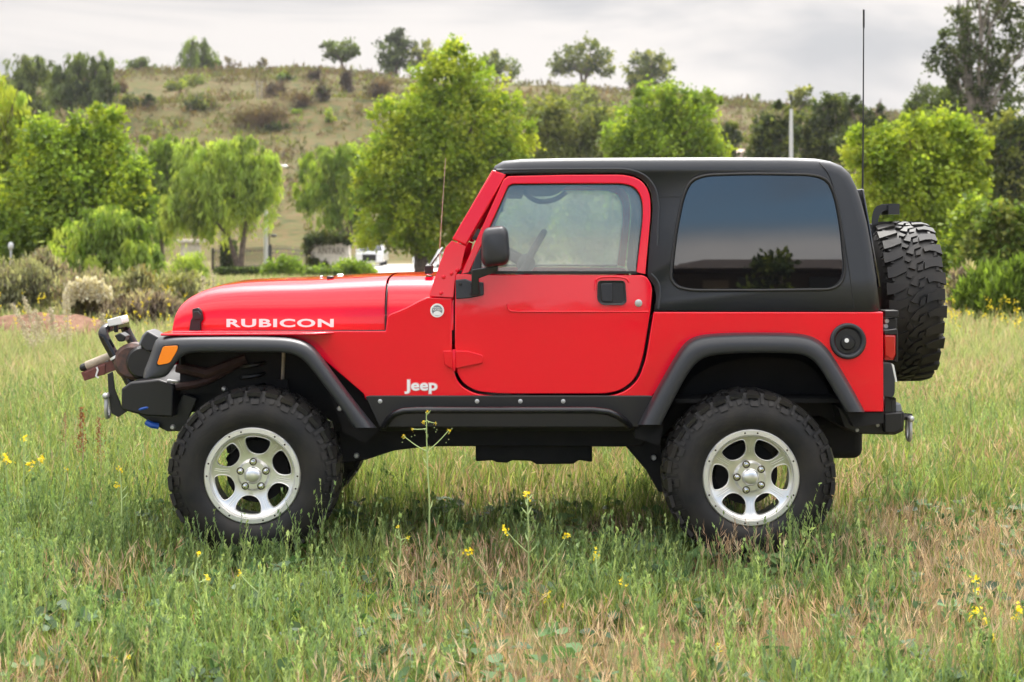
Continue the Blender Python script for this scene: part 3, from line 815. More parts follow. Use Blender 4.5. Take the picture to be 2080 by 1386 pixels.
# ---- antennas
m = MB(); b0 = W(1752, 470, 1.25); b1 = W(1752, 400, 1.25); b2 = W(1753, 300, 1.25); b3 = W(1754.5, 20, 1.25)
m.tube([b0, b1], .007); m.tube([b1, b2, b3], [.006, .0045, .0032]); m.tube([b3 - Vector((0, 0, .10)), b3], .0055)
m.build('whip_antenna', SEAM, car)
m = MB(); m.tube([W(1752, 416, 1.25), W(1752, 385, 1.25)], .0095); m.build('antenna_base', STEEL, car)
m = MB(); m.tube([W(893, 570, 1.55), W(893.5, 500, 1.55), W(905, 322, 1.55)], [.005, .0026, .0018], n=6); m.build('radio_antenna', TAN, car)

# ---- hood details
m = MB(); m.prism([W(x, y, .292) for x, y in fillet([(390, 628, 3), (402, 625, 3), (409, 632, 3), (412, 650, 3), (407, 656), (407, 672), (384, 672), (387, 652), (391, 644)], n=3)], (0, .03, 0))
m.prism([W(x, y, .282) for x, y in [(391, 634), (402, 632), (409, 640), (408, 648), (393, 650)]], (0, .012, 0))
m.build('hood_latch', SEAM, car, bevel=.003)
m = MB()
for px, py, yy in [(671, 567, .62)]:
    c = W(px, py, yy); m.lathe([(.018, -.02), (.018, .012), (.012, .016), (0, .016)], c, axis='Z', n=16)
m.build('hood_bumper', SEAM, car)
m = MB(); m.ball(W(653, 563, .9), .010, 5); m.lathe([(.02, -.02), (.02, .012), (.014, .018), (0, .018)], W(691, 563, 1.1), axis='Z', n=16); m.build('washer_nozzle', CHROME, car)
# round badge on the cowl
m = MB(); m.lathe([(0, .003), (.0255, .003), (.033, .004), (.034, 0)], W(888, 631, YB), n=32); bd = m.build('round_badge', WHITE, car)
m = MB(); m.lathe([(0, .0045), (.0255, .0045), (.026, 0)], W(888, 631, YB), n=32); m.build('badge_disc', GREYTRIM, bd)
m = MB(); m.prism([W(x, y, YB - .006) for x, y in smoothline([(879, 637), (884, 632), (892, 632), (898, 637), (893, 641), (883, 641)], 2, True)], (0, .002, 0)); m.build('badge_emblem', WHITE, bd)

def text(name, s, x0, x1, ytop, ybot, yy, material, bold=0.0, parent=None, depth=.002, spacing=1.0, shear=0.0, xf=None):
    cu = bpy.data.curves.new(name, 'FONT'); cu.body = s; cu.size = 1; cu.offset = bold; cu.extrude = .01; cu.space_character = spacing; cu.resolution_u = 4
    t = bpy.data.objects.new(name, cu); COL.objects.link(t)
    bpy.context.view_layer.update()
    me = bpy.data.meshes.new_from_object(t.evaluated_get(bpy.context.evaluated_depsgraph_get()))
    bpy.data.objects.remove(t)
    co = np.empty(len(me.vertices) * 3); me.vertices.foreach_get('co', co); co = co.reshape(-1, 3)
    lo, hi = co.min(0), co.max(0); n = (co - lo) / (hi - lo)
    p0, p1 = W(x0, ybot, yy), W(x1, ytop, yy)
    if xf: out = np.array([xf(u, v, w) for u, v, w in n])
    else: out = np.stack([p0.x + n[:, 0] * (p1.x - p0.x), yy - n[:, 2] * depth, p0.z + n[:, 1] * (p1.z - p0.z)], 1)
    if parent is not None: out = out - np.array(wl(parent))
    me.vertices.foreach_set('co', out.ravel()); me.update()
    me.materials.clear(); me.materials.append(material)
    o = bpy.data.objects.new(name, me); COL.objects.link(o); o.parent = parent
    return o
text('badge_lettering', 'TRAIL\nRATED', 879, 897, 624, 631, YB - .0055, WHITE, .02, bd)
# lettering on the hood follows its taper
def hoodxf(x0, x1, yt, yb):
    def f(u, v, w):
        px = x0 + (x1 - x0) * u
        k = (px - 351) / (781 - 351)
        y = YC - (.585 + .12 * min(max((px - 351) / 430, 0), 1)) - .0
        for a, b in zip(hood_st, hood_st[1:]):
            if a[0] <= px <= b[0]: y = YC - (a[2] + (b[2] - a[2]) * (px - a[0]) / (b[0] - a[0]))
        p = W(px, yb + (yt - yb) * v, y - .001 - .002 * w); return tuple(p)
    return f
text('hood_lettering', 'RUBICON', 460, 678, 648, 665, .3, WHITE, .035, hood, spacing=1.12, xf=hoodxf(460, 678, 648, 665))
text('side_lettering', 'Jeep', 822, 888, 772, 800, YB - .001, WHITE, .02, body, spacing=1.0)
text('lettering_edge', 'Jeep', 820.5, 889.5, 770, 801.5, YB - .0002, PINKEDGE, .06, body, spacing=.98, depth=.001)

# ---- interior
m = MB()
m.box((wx(905, .3), .25, 1.02), (wx(975, .3), 1.6, wz(563, .3))); dash = m.build('dashboard', INTERIOR, car, bevel=.04, seg=3)
m = MB(); c = W(1068, 535, .58); ax = Vector((-.86, 0, .50)).normalized()
u = Vector((0, 1, 0)); w_ = ax.cross(u)
m.tube([c + (u * math.cos(t) + w_ * math.sin(t)) * .185 for t in [2 * math.pi * k / 40 for k in range(40)]], .016, n=8, closed=True)
for t in (0, math.pi, math.pi * 1.5): m.tube([c, c + (u * math.cos(t) + w_ * math.sin(t)) * .18], .014, n=6)
m.tube([c, c + ax * .3], .03); m.ball(c, (.05, .06, .05), 6)
m.build('steering_wheel', GREYTRIM, car, smooth=60)
for yy in (.56, 1.30):
    m = MB(); m.box((.08, yy - .24, .80), (.55, yy + .24, .98)); m.prism([(.50, yy - .23, .95), (.62, yy - .23, .95), (.74, yy - .23, 1.31), (.64, yy - .23, 1.31)], (0, .46, 0))
    m.build('seat', INTERIOR, car, bevel=.04, seg=3)
m = MB()
for yy in (.30, 1.56):
    m.tube(smoothline([(wx(1040, yy), yy, 1.84), (wx(1200, yy), yy, 1.87), (wx(1285, yy), yy, 1.86), (wx(1300, yy), yy, 1.6), (wx(1300, yy), yy, .8)], 2), .03, n=10)
m.build('roll_bar', INTERIOR, car, smooth=60)
m = MB()      # sagging grab strap and sun visor seen through the window
m.tube(smoothline([W(1062, 384, 1.25), W(1075, 402, 1.25), W(1100, 412, 1.25), W(1130, 406, 1.25), W(1150, 390, 1.25)], 2), .014, n=8)
m.box(W(1008, 430, .9), W(1022, 400, 1.1)); m.box(W(1030, 396, .36), W(1060, 386, 1.5))
m.prism([W(x, y, 1.3) for x, y in smoothline([(1062, 380), (1075, 398), (1095, 400), (1130, 397), (1150, 380)], 1)], (0, .02, 0))
m.build('sun_visor', INTERIOR, car)

# ---- wheels
WHW = 0.159      # half width of the tyre
def tyre_mb(R=.413, N=30):
    m = MB()
    k = R / .413
    prof = [(.218, -.045), (.224, -.030), (.236, -.018), (.262, -.006), (.295, 0), (.325, -.004), (.352, -.014), (.376, -.024), (.392, -.036), (.399, -.052)]
    prof = [(r * k, a) for r, a in prof]
    full_ = prof + [(r, -2 * WHW - a) for r, a in reversed(prof)]
    m.lathe(full_, (0, 0, 0), n=96)
    r0 = .399 * k; hh = R - r0
    def P(u, v, top):       # u: angle in pitches, v: -1 (outer face) .. 1, on the tread
        a = 2 * math.pi * u / N
        r = r0 - .004 + (hh + .004) * top - (.010 * k * max(0, abs(v) - .72) / .28 + .004 * v * v)
        y = WHW + v * (WHW - .010 + (.004 if top else 0))
        return Vector((r * math.cos(a), y, r * math.sin(a)))
    def block(poly, u0):
        n = len(poly)
        b = [P(u0 + u, v, 0) for u, v in poly]; t = [P(u0 + (u - .5) * .965 + .5, v * .99, 1) for u, v in poly]
        m.add(b + t, [[n + i for i in range(n)]] + [(i, (i + 1) % n, n + (i + 1) % n, n + i) for i in range(n)])
    left = [(.02, -1), (.10, -.72), (.30, -.48), (.42, -.36), (.72, -.40), (.62, -.56), (.66, -.72), (.80, -1)]
    left2 = [(.02, -.94), (.06, -.72), (.26, -.50), (.40, -.33), (.90, -.30), (.74, -.52), (.70, -.72), (.74, -.94)]
    cen = [(.05, -.22), (.35, -.30), (.55, -.05), (.95, .02), (.80, .24), (.50, .10), (.30, .02)]
    cen2 = [(.55, -.26), (.95, -.24), (1.02, -.06), (.70, -.10)]
    cen3 = [(.00, .28), (.28, .10), (.46, .20), (.34, .34)]
    for i in range(N):
        block(left if i % 2 else left2, i)
        block([(1.0 - u, -v) for u, v in (left if i % 2 else left2)], i + .45)
        block(cen, i); block(cen2, i); block(cen3, i)
    # lugs down the sidewalls
    def S(a, r, top, side):
        t = np.interp(r, [.295 * k, .325 * k, .352 * k, .376 * k, .392 * k, .405 * k], [0, -.004, -.014, -.024, -.036, -.050]) + (.009 if top else -.004)
        y = -t if side < 0 else 2 * WHW + t
        return Vector((r * math.cos(a), y, r * math.sin(a)))
    def lug(poly, u0, side):
        n = len(poly); f = lambda u: 2 * math.pi * (u0 + u) / N
        b = [S(f(u), r * k, 0, side) for u, r in poly]; t = [S(f(u), r * k, 1, side) for u, r in poly]
        m.add(b + t, [[n + i for i in range(n)]] + [(i, (i + 1) % n, n + (i + 1) % n, n + i) for i in range(n)])
    for i in range(N):
        for side in (-1, 1):
            if i % 2: lug([(.06, .345), (.56, .345), (.60, .402), (.42, .402), (.40, .368), (.22, .368), (.20, .402), (.02, .402)], i, side)
            else:
                lug([(.10, .360), (.36, .352), (.46, .404), (.06, .404)], i, side)
            lug([(.70, .356), (.88, .356), (.94, .404), (.68, .404)], i, side)
    return m
def rim_objects(parent, rot):
    prof = [(.2335, -.05), (.2335, -.026), (.229, -.018), (.224, -.016), (.208, -.016), (.203, -.020), (.200, -.034), (.190, -.040), (.165, -.046), (.13, -.055), (.10, -.062), (.078, -.062), (.070, -.052), (.066, -.046), (.03, -.046), (.0, -.046),
            ]
    back = [(.0, -.11), (.07, -.105), (.10, -.09), (.19, -.070), (.212, -.085), (.214, -.27), (.2335, -.28)]
    m = MB(); m.lathe(prof + back + [prof[0]], (0, 0, 0), n=120)
    o = m.build('rim', ALU, parent, local=True, smooth=30)
    hole = [(.186, -18.5), (.187, -9), (.187, 0), (.187, 9), (.186, 18.5), (.172, 21.5), (.152, 22.5), (.133, 22), (.116, 19), (.104, 12), (.098, 0), (.104, -12), (.116, -19), (.133, -22), (.152, -22.5), (.172, -21.5)]
    hole = smoothline([(r * math.cos(math.radians(a)), r * math.sin(math.radians(a))) for r, a in hole], 1, True)
    face = lambda r: np.interp(r, [.066, .070, .078, .10, .13, .165, .190, .2], [-.046, -.052, -.062, -.062, -.055, -.046, -.040, -.034])
    cut = MB(); lips = MB()
    for q in range(6):
        a = math.radians(rot + 60 * q); ca, sa = math.cos(a), math.sin(a)
        pts = [(p.x * ca - p.y * sa, p.x * sa + p.y * ca) for p in hole]
        cut.prism([(x, .0, z) for x, z in pts], (0, .16, 0))
        lips.tube([(x, -face(math.hypot(x, z)) + .0015, z) for x, z in pts], .0032, n=6, closed=True)
    c = cut.build('cutter', ALU, None, smooth=0); c.location = wl(parent)
    b = o.modifiers.new('b', 'BOOLEAN'); b.object = c; b.operation = 'DIFFERENCE'; b.solver = 'EXACT'
    bpy.context.view_layer.update()
    me = bpy.data.meshes.new_from_object(o.evaluated_get(bpy.context.evaluated_depsgraph_get()))
    o.modifiers.clear(); old = o.data; o.data = me; bpy.data.meshes.remove(old)
    me.set_sharp_from_angle(angle=math.radians(30))
    bpy.data.objects.remove(c)
    lips.tube([(.199 * math.cos(t), .0325, .199 * math.sin(t)) for t in [2 * math.pi * k / 90 for k in range(90)]], .003, n=6, closed=True)
    for q in range(6):      # spoke grooves
        a = math.radians(rot + 30 + 60 * q)
        for s in (-.04, .04):
            lips.tube([(r * math.cos(a + s * .12 / r), -face(r) + .0005, r * math.sin(a + s * .12 / r)) for r in (.115, .14, .165, .185)], .0022, n=5)
    lips.build('spoke_lips', ALUD, parent, local=True, smooth=60)
    m = MB()               # raised pads of the outer ring
    for q in range(6):
        for (w0, w1) in ((-13, -3.5), (3.5, 13)):
            rows = []
            for r, y in ((.2045, .0175), (.2065, .0125), (.2250, .0125), (.2275, .0165)):
                rows.append([(r * math.cos(math.radians(rot + 30 + 60 * q + w0 + (w1 - w0) * k / 5)), y, r * math.sin(math.radians(rot + 30 + 60 * q + w0 + (w1 - w0) * k / 5))) for k in range(6)])
            m.loft(rows)
    m.lathe([(.2035, -.019), (.2062, -.0148), (.2255, -.0148), (.2285, -.018)], (0, 0, 0), n=72)
    m.build('outer_ring', ALUD, parent, local=True, smooth=30)
    m = MB()
    for q in range(6):
        for w in (-8, 8):
            a = math.radians(rot + 30 + 60 * q + w); m.lathe([(0, .002), (.0035, .002), (.0048, 0)], (.216 * math.cos(a), .0125, .216 * math.sin(a)), n=8)
    m.build('ring_bolts', DARKBOLT, parent, local=True)
    m = MB(); m.lathe([(0, .020), (.014, .0195), (.028, .017), (.035, .013), (.039, .004), (.0415, .0), (.042, -.008)], (0, .042, 0), n=36)
    m.build('centre_cap', ALU, parent, local=True, smooth=60)
    for q in range(5):
        a = math.radians(90 + 72 * q + (18 if rot < 10 else 0))
        m = MB(); c = (.064 * math.cos(a), .046, .064 * math.sin(a))
        m.lathe([(.0135, -.004), (.0135, .001), (.0105, .001), (.0105, .014), (.008, .020), (0, .022)], c, n=12)
        p_ = MB(); p_.lathe([(.0135, .0012), (.0175, .0016), (.0185, .0006)], c, n=16); p_.build('nut_pocket', DARKBOLT, parent, local=True)
        m.build('lug_nut', CHROME, parent, local=True, smooth=50)
    m = MB(); m.lathe([(0, -.17), (.15, -.17), (.15, -.19), (0, -.19)], (0, 0, 0), n=40)
    m.build('brake_disc', UNDER, parent, local=True)
def make_wheel(loc, rot, spare=False):
    w = empty('wheel' if not spare else 'spare_wheel', loc, car)
    tyre_mb(.413 if not spare else .425).build('tyre', RUBBER, w, local=True, smooth=40, weld=False)
    if not spare: rim_objects(w, rot)
    else:
        m = MB(); m.lathe([(.232, -.045), (.21, -.05), (.19, -.08), (.08, -.09), (0, -.09), (0, -.2), (.2, -.22), (.232, -.27)], (0, 0, 0), n=60)
        m.build('rim', ALU, w, local=True)
    return w
def copy_tree(o, parent):
    c = o.copy(); COL.objects.link(c); c.parent = parent
    for ch in list(o.children): copy_tree(ch, c)
    return c
ZF, ZR = H - (968.5 - HY) * D / F, H - (972.5 - HY) * D / F
w1 = make_wheel((XF, 0, ZF), 22)
w2 = make_wheel((XR, 0, ZR), 0)
for src, x, z in ((w1, XF, ZF), (w2, XR, ZR)):
    c = copy_tree(src, car); c.location = Vector((x, 2 * YC, z)) - wl(car); c.rotation_euler = (0, 0, math.pi)
sp = make_wheel((2.212, YC, H - (612 - HY) * (D + YC) / F), 0, True)
sp.rotation_euler = (0, 0, math.pi / 2)
# ================================================================== the setting
def vnoise(x, y, s, seed=0):
    """smooth value noise on arrays"""
    x = np.asarray(x, float) / s + seed * 17.3; y = np.asarray(y, float) / s + seed * 9.1
    xi, yi = np.floor(x).astype(np.int64), np.floor(y).astype(np.int64); fx, fy = x - xi, y - yi
    fx, fy = fx * fx * (3 - 2 * fx), fy * fy * (3 - 2 * fy)
    def h(a, b):
        n = (a * 374761393 + b * 668265263 + seed * 1442695) & 0x7fffffff
        n = ((n ^ (n >> 13)) * 1274126177) & 0x7fffffff
        return ((n ^ (n >> 16)) & 0xffff) / 65535.0
    return (h(xi, yi) * (1 - fx) + h(xi + 1, yi) * fx) * (1 - fy) + (h(xi, yi + 1) * (1 - fx) + h(xi + 1, yi + 1) * fx) * fy
def fbm(x, y, s, seed=0, o=3):
    return sum(vnoise(x, y, s / 2 ** k, seed + k) * .5 ** k for k in range(o)) / sum(.5 ** k for k in range(o))
RIDGE_X = [-200, -120, 0, 100, 240, 420, 640, 780, 900, 1060, 1250, 1450, 1560, 1700, 1850, 2080, 2300]
RIDGE_P = [200, 190, 172, 160, 153, 148, 147, 156, 165, 176, 191, 206, 216, 228, 238, 252, 262]
YR = 290.0      # the ridge stands this far out
def gz(x, y):
    x = np.asarray(x, float); y = np.asarray(y, float)
    z = .05 * (fbm(x, y, 3.0, 3) - .5) * np.clip((np.hypot(x * .55, y - .9) - 1.2) / 1.5, 0, 1)
    z = z - .85 * np.clip((y - 22) / 50, 0, 1) ** 1.3
    px = HX + x * F / np.maximum(y + D, 60)
    top = H - (np.interp(px, RIDGE_X, RIDGE_P) - HY) * (YR + D) / F
    t = np.clip((y - 108) / (YR - 108), 0, 1)
    prof = np.interp(t, [0, .08, .25, .45, .52, .60, .80, .93, 1], [0, .03, .20, .47, .60, .615, .85, .97, 1])
    rough = (fbm(x, y, 40, 5, 4) - .5) * 5 * np.clip(t * 4, 0, 1) * np.clip((1 - t) * 6, 0.05, 1) + (fbm(x, y, 5, 8, 2) - .5) * .7 * np.clip(t * 4, 0, 1)
    hill = (top + .85) * prof + rough
    hill = np.where(y > YR, (top + .85) - (y - YR) * .03, hill)
    return z + np.where(y > 108, hill, 0)
def gz1(x, y): return float(gz(np.array([x]), np.array([y]))[0])
def grid_obj(name, xs, ys, m):
    X, Y = np.meshgrid(xs, ys); Z = gz(X, Y)
    v = np.stack([X, Y, Z], -1).reshape(-1, 3); nx = len(xs)
    i, j = np.meshgrid(np.arange(len(ys) - 1), np.arange(nx - 1), indexing='ij'); a = (i * nx + j).ravel()
    return np_mesh(name, v, np.stack([a, a + 1, a + nx + 1, a + nx], 1), m, smooth=True)
FIELD = ground_mat('field_soil', [(.30, (.06, .04, .026)), (.42, (.17, .10, .062)), (.50, (.11, .105, .045)), (.58, (.16, .15, .065)), (.70, (.28, .18, .115))], 0.6, 11.0, .8)
HILLM = ground_mat('hill_dry_grass', [(.36, (.045, .042, .016)), (.43, (.062, .070, .020)), (.48, (.115, .080, .034)), (.53, (.078, .085, .026)), (.58, (.125, .084, .040)), (.66, (.165, .115, .062))], .045, .55, .5)
xs = np.concatenate([np.arange(-420, -40, 12), np.arange(-40, -8, 2), np.arange(-8, 8, .25), np.arange(8, 40, 2), np.arange(40, 421, 12)])
ys = np.concatenate([np.arange(-130, -10, 10), np.arange(-10, -4, 1), np.arange(-4, 8, .25), np.arange(8, 30, 1), np.arange(30, 109, 3)])
tag(grid_obj('field', xs, np.append(ys, 108.01), FIELD), kind='structure')
tag(grid_obj('hill', np.arange(-420, 421, 4.0), np.concatenate([np.arange(108.01, 300, 2.5), np.arange(300, 720, 30)]), HILLM), kind='structure')
# pale driveway behind the stone sign
DRIVE = mat('pale_concrete', (.48, .46, .43), .8, var=.25, vscale=2)
dx = np.linspace(wx(690, 80), wx(1000, 80), 24); dy = np.linspace(72, 98, 14)
X, Y = np.meshgrid(dx, dy); v = np.stack([X, Y, gz(X, Y) + .03], -1).reshape(-1, 3)
i, j = np.meshgrid(np.arange(13), np.arange(23), indexing='ij'); a = (i * 24 + j).ravel()
tag(np_mesh('driveway', v, np.stack([a, a + 1, a + 25, a + 24], 1), DRIVE), kind='structure')
# bare reddish mound left of the car
MOUND = ground_mat('red_soil', [(.35, (.10, .055, .036)), (.5, (.17, .095, .062)), (.65, (.23, .14, .095))], 2.5, 9, .6)
mx_, my_ = wx(80, 16.3), 16.3
u_ = np.linspace(-1, 1, 34); X, Y = np.meshgrid(u_, u_)
R2 = X ** 2 + Y ** 2
Z = np.clip(1 - R2, 0, 1) ** .6 * .33 + (fbm(X * 3, Y * 3, 1.0, 4) - .5) * .30 * np.clip(1 - R2, 0, 1)
GX, GY = mx_ + X * 1.25, my_ + Y * .9
v = np.stack([GX, GY, gz(GX, GY) + Z - .02], -1).reshape(-1, 3)
i, j = np.meshgrid(np.arange(33), np.arange(33), indexing='ij'); a = (i * 34 + j).ravel()
tag(np_mesh('dirt_mound', v, np.stack([a, a + 1, a + 35, a + 34], 1), MOUND, smooth=True), kind='structure')

# ------------------------------------------------------------------ trees and shrubs
def leaf_cloud(cent, rad, n, size, cols, style='broad', clump=60, fill=.45, jit=.25, seed=0, sig=.20):
    """leaf-sized faces in clumps spread through a set of ellipsoids; returns verts, faces, colours"""
    rng = np.random.default_rng(seed)
    cent = np.array(cent, float); rad = np.array(rad, float)
    vol = rad.prod(1) ** .75; pick = vol / vol.sum()
    nc = max(6, n // clump)
    b = rng.choice(len(cent), nc, p=pick)
    d = rng.normal(size=(nc, 3)); d /= np.linalg.norm(d, axis=1, keepdims=True)
    rr = (fill + (1 - fill) * rng.random(nc) ** .6)[:, None]
    cc = cent[b] + d * rad[b] * rr
    cols = np.array(cols, float)
    ccol = cols[rng.integers(0, len(cols), nc)] * (1 + jit * rng.normal(size=(nc, 1)) * .6)
    k = rng.integers(0, nc, n)
    sg = sig * rad[b].min(1)[k][:, None] * (0.6 + .8 * rng.random(nc))[k][:, None]
    off = rng.normal(size=(n, 3)) * sg
    if style == 'weep':
        off[:, 2] = -np.abs(off[:, 2]) * 2.4 + .5 * sg[:, 0]; off[:, :2] *= .55
    if style == 'spray':
        off *= np.array([.75, .75, 1.25])
    p = cc[k] + off
    dirs = rng.normal(size=(n, 3))
    if style == 'weep': dirs = dirs * .35 + np.array([0, 0, -1.0])
    elif style == 'up': dirs = dirs * .45 + np.array([0, 0, 1.0])
    else: dirs = dirs * .8 + (p - cent[b][k]) / rad[b][k] * .7 - np.array([0, 0, .35])
    dirs /= np.linalg.norm(dirs, axis=1, keepdims=True)
    s2 = np.cross(dirs, rng.normal(size=(n, 3))); s2 /= np.linalg.norm(s2, axis=1, keepdims=True) + 1e-9
    ln = size * (.6 + .8 * rng.random(n))[:, None]
    wd = ln * (.19 if style in ('weep', 'up') else .33)
    if style in ('weep', 'up'): ln = ln * 1.6
    v = np.stack([p, p + dirs * ln * .5 + s2 * wd, p + dirs * ln, p + dirs * ln * .5 - s2 * wd], 1).reshape(-1, 3)
    f = np.arange(n * 4).reshape(n, 4)
    c = np.clip(ccol[k] * (1 + jit * .5 * rng.normal(size=(n, 1))), .004, .9)
    return v, f, np.repeat(c, 4, axis=0)

def blob_world(blobs, y):
    s = (D + y) / F; C, Rr = [], []
    for b in blobs:
        cx, cy, rx, ry = b[:4]; dy = b[4] if len(b) > 4 else 0
        p = W(cx, cy, y + dy * rx * s); C.append(p); Rr.append((rx * s, rx * s * .85, ry * s))
    return C, Rr
def tree(name, label, cat, y, base, blobs, n, size, cols, style='broad', trunk=True, bark=None, group=None, tr=.16, forks=None, clump=60, fill=.45, seed=1, sig=.20, lean=None, limbs=7):
    """base: photo x of the foot (its height comes from the ground); blobs: crown lobes in photo pixels at that distance"""
    bx = wx(base, y); bz = gz1(bx, y)
    C, Rr = blob_world(blobs, y)
    v, f, c = leaf_cloud(C, Rr, n, size, cols, style, clump, fill, seed=seed, sig=sig)
    root = empty(name, (bx, y, bz)); tag(root, label, cat, group)
    np_mesh('crown' if trunk else 'foliage', v, f, LEAF, c, root)
    rng = random.Random(seed)
    m = MB()
    foot = Vector((bx, y, bz - .1))
    cm = sum(C, Vector()) / len(C); zmin = min(p.z - r[2] for p, r in zip(C, Rr))
    if trunk:
        ft = [Vector(W(*q, y)) for q in forks] if forks else [Vector((bx + (cm.x - bx) * .25, y, max(zmin + .15 * (cm.z - zmin), bz + .3 * (cm.z - bz))))]
        for fk in ft:
            mid = foot.lerp(fk, .5) + Vector((rng.uniform(-.1, .1), rng.uniform(-.1, .1), 0)) * (fk - foot).length * .3
            m.tube([foot, mid, fk], [tr * 1.25, tr, tr * .8], n=8)
        order = sorted(range(len(C)), key=lambda i: -Rr[i][0] * Rr[i][2])[:limbs]
        for i in order:
            fk = min(ft, key=lambda q: (q - C[i]).length)
            for e in range(2):
                t = C[i] + Vector((rng.uniform(-.5, .5) * Rr[i][0], rng.uniform(-.5, .5) * Rr[i][1], rng.uniform(0, .55) * Rr[i][2]))
                md = fk.lerp(t, .5) + Vector((0, 0, .12 * (t - fk).length)) + Vector((rng.uniform(-.1, .1), 0, 0)) * (t - fk).length
                m.tube([fk, md, t], [tr * .6, tr * .38, tr * .12], n=6)
                for _ in range(3):
                    t2 = md.lerp(t, rng.random()) + Vector((rng.uniform(-.6, .6) * Rr[i][0], rng.uniform(-.6, .6) * Rr[i][1], rng.uniform(-.2, .6) * Rr[i][2]))
                    m.tube([md, t2], [tr * .22, tr * .07], n=5)
        m.build('trunk', bark or BARK, root, smooth=60)
    else:
        for i in range(len(C)):
            for e in range(5):
                t = C[i] + Vector((rng.uniform(-.8, .8) * Rr[i][0], rng.uniform(-.8, .8) * Rr[i][1], rng.uniform(-.2, .7) * Rr[i][2]))
                m.tube([foot, foot.lerp(t, .5) + Vector((0, 0, .1)), t], [tr * .4, tr * .25, tr * .1], n=5)
        m.build('stems', bark or BARK, root, smooth=60)
    return root
G_BRIGHT = [(0.2788, 0.3643, 0.0361), (0.209, 0.3074, 0.035), (0.3485, 0.4212, 0.0462), (0.151, 0.2277, 0.0304), (0.3949, 0.4554, 0.052)]
G_LIME = [(0.3379, 0.414, 0.044), (0.264, 0.3519, 0.0448), (0.4013, 0.4657, 0.0652), (0.2006, 0.2794, 0.0358)]
G_PEPPER = [(0.3398, 0.4534, 0.0886), (0.2626, 0.3656, 0.0747), (0.4324, 0.5265, 0.1024), (0.2007, 0.2779, 0.0612)]
G_DARK = [(0.042, 0.066, 0.0216), (0.06, 0.0864, 0.0288), (0.084, 0.114, 0.0408), (0.0336, 0.0504, 0.0192)]
G_OLIVE = [(0.1437, 0.1796, 0.0394), (0.1869, 0.2229, 0.0506), (0.1006, 0.1294, 0.0338), (0.2444, 0.266, 0.0675)]
G_RIDGE = [(0.132, 0.1848, 0.051), (0.099, 0.1386, 0.0408), (0.1716, 0.2244, 0.0663), (0.0792, 0.1056, 0.0306)]
G_MID = [(0.1579, 0.2499, 0.035), (0.1214, 0.1964, 0.0331), (0.2064, 0.3095, 0.0416), (0.2671, 0.3689, 0.0486)]

GN = 'trees between the field and the hill'
# far left weeping tree, cut by the picture's edge
tree('weeping_tree', 'tall yellow-green weeping tree cut by the left edge of the picture', 'tree', 50, -40,
     [(-30, 200, 75, 90), (-20, 330, 80, 120), (20, 250, 40, 80), (10, 380, 45, 90), (-40, 460, 60, 90), (40, 320, 26, 60)], 16000, .19, G_LIME[:3] + G_PEPPER[:1], 'weep', group=GN, seed=21)
tree('broadleaf_tree', 'large dense green tree with two rounded tops behind the sagebrush', 'tree', 47, 150,
     [(100, 300, 55, 60), (200, 262, 52, 56), (150, 330, 90, 60), (235, 340, 65, 60), (70, 400, 70, 80), (160, 420, 110, 90, -.2), (260, 400, 50, 60), (40, 480, 60, 60), (120, 500, 90, 60), (215, 235, 30, 32), (285, 360, 28, 30)],
     34000, .17, G_BRIGHT[:4] + G_MID, 'broad', group=GN, seed=22, tr=.2, clump=80)
tree('weeping_shrub', 'low drooping green tree in front of the two-topped tree on the left', 'tree', 40, 215,
     [(210, 470, 70, 60), (150, 500, 60, 60), (270, 480, 50, 60), (215, 530, 100, 45), (300, 530, 35, 45)], 14000, .16, G_PEPPER + G_MID[:2], 'weep', group=GN, seed=23)
tree('pepper_tree', 'pale green pepper tree with forked trunk beside the iron fence', 'tree', 78, 487,
     [(400, 345, 60, 50), (470, 318, 60, 48), (535, 345, 45, 50), (380, 405, 55, 50), (450, 385, 80, 60), (540, 400, 38, 44), (350, 430, 30, 40), (500, 300, 34, 28), (430, 440, 40, 30), (395, 305, 40, 34)],
     22000, .22, G_PEPPER, 'weep', group=GN, seed=24, tr=.15, forks=[(462, 478), (502, 440)])
tree('slender_tree', 'green tree half hidden behind the left side of the forked pepper tree', 'tree', 90, 330,
     [(310, 310, 38, 36), (340, 300, 40, 36), (300, 360, 40, 50), (350, 370, 45, 60), (320, 430, 50, 50), (290, 430, 40, 60), (300, 290, 24, 24)], 14000, .22, G_MID + G_PEPPER[:2], 'weep', group=GN, seed=25)
tree('pepper_tree', 'round green pepper tree growing behind the stone entrance sign', 'tree', 96, 700,
     [(655, 325, 45, 36), (705, 320, 45, 36), (640, 370, 40, 42), (700, 380, 55, 46), (745, 340, 30, 40), (670, 415, 45, 34), (725, 420, 30, 30), (622, 395, 22, 30)], 13000, .24, G_PEPPER[1:] + G_MID, 'weep', group=GN, seed=26, tr=.28, forks=[(690, 455), (712, 452)])
tree('leafy_tree', 'tallest bright green leafy tree in the middle behind the hood', 'tree', 66, 850,
     [(925, 125, 36, 46), (900, 170, 60, 55), (960, 190, 60, 60), (850, 240, 60, 50), (790, 255, 45, 50), (1010, 245, 55, 60), (1055, 285, 40, 48), (930, 270, 100, 80), (800, 320, 70, 60), (870, 340, 110, 70), (1000, 330, 80, 60), (780, 400, 60, 60), (860, 420, 90, 60), (800, 470, 70, 44), (760, 360, 45, 50), (870, 480, 60, 40), (930, 400, 80, 60), (900, 95, 26, 20)],
     52000, .19, G_BRIGHT + G_BRIGHT[:2], 'broad', group=GN, seed=27, tr=.16, clump=75, forks=[(845, 470), (880, 440)], limbs=12)
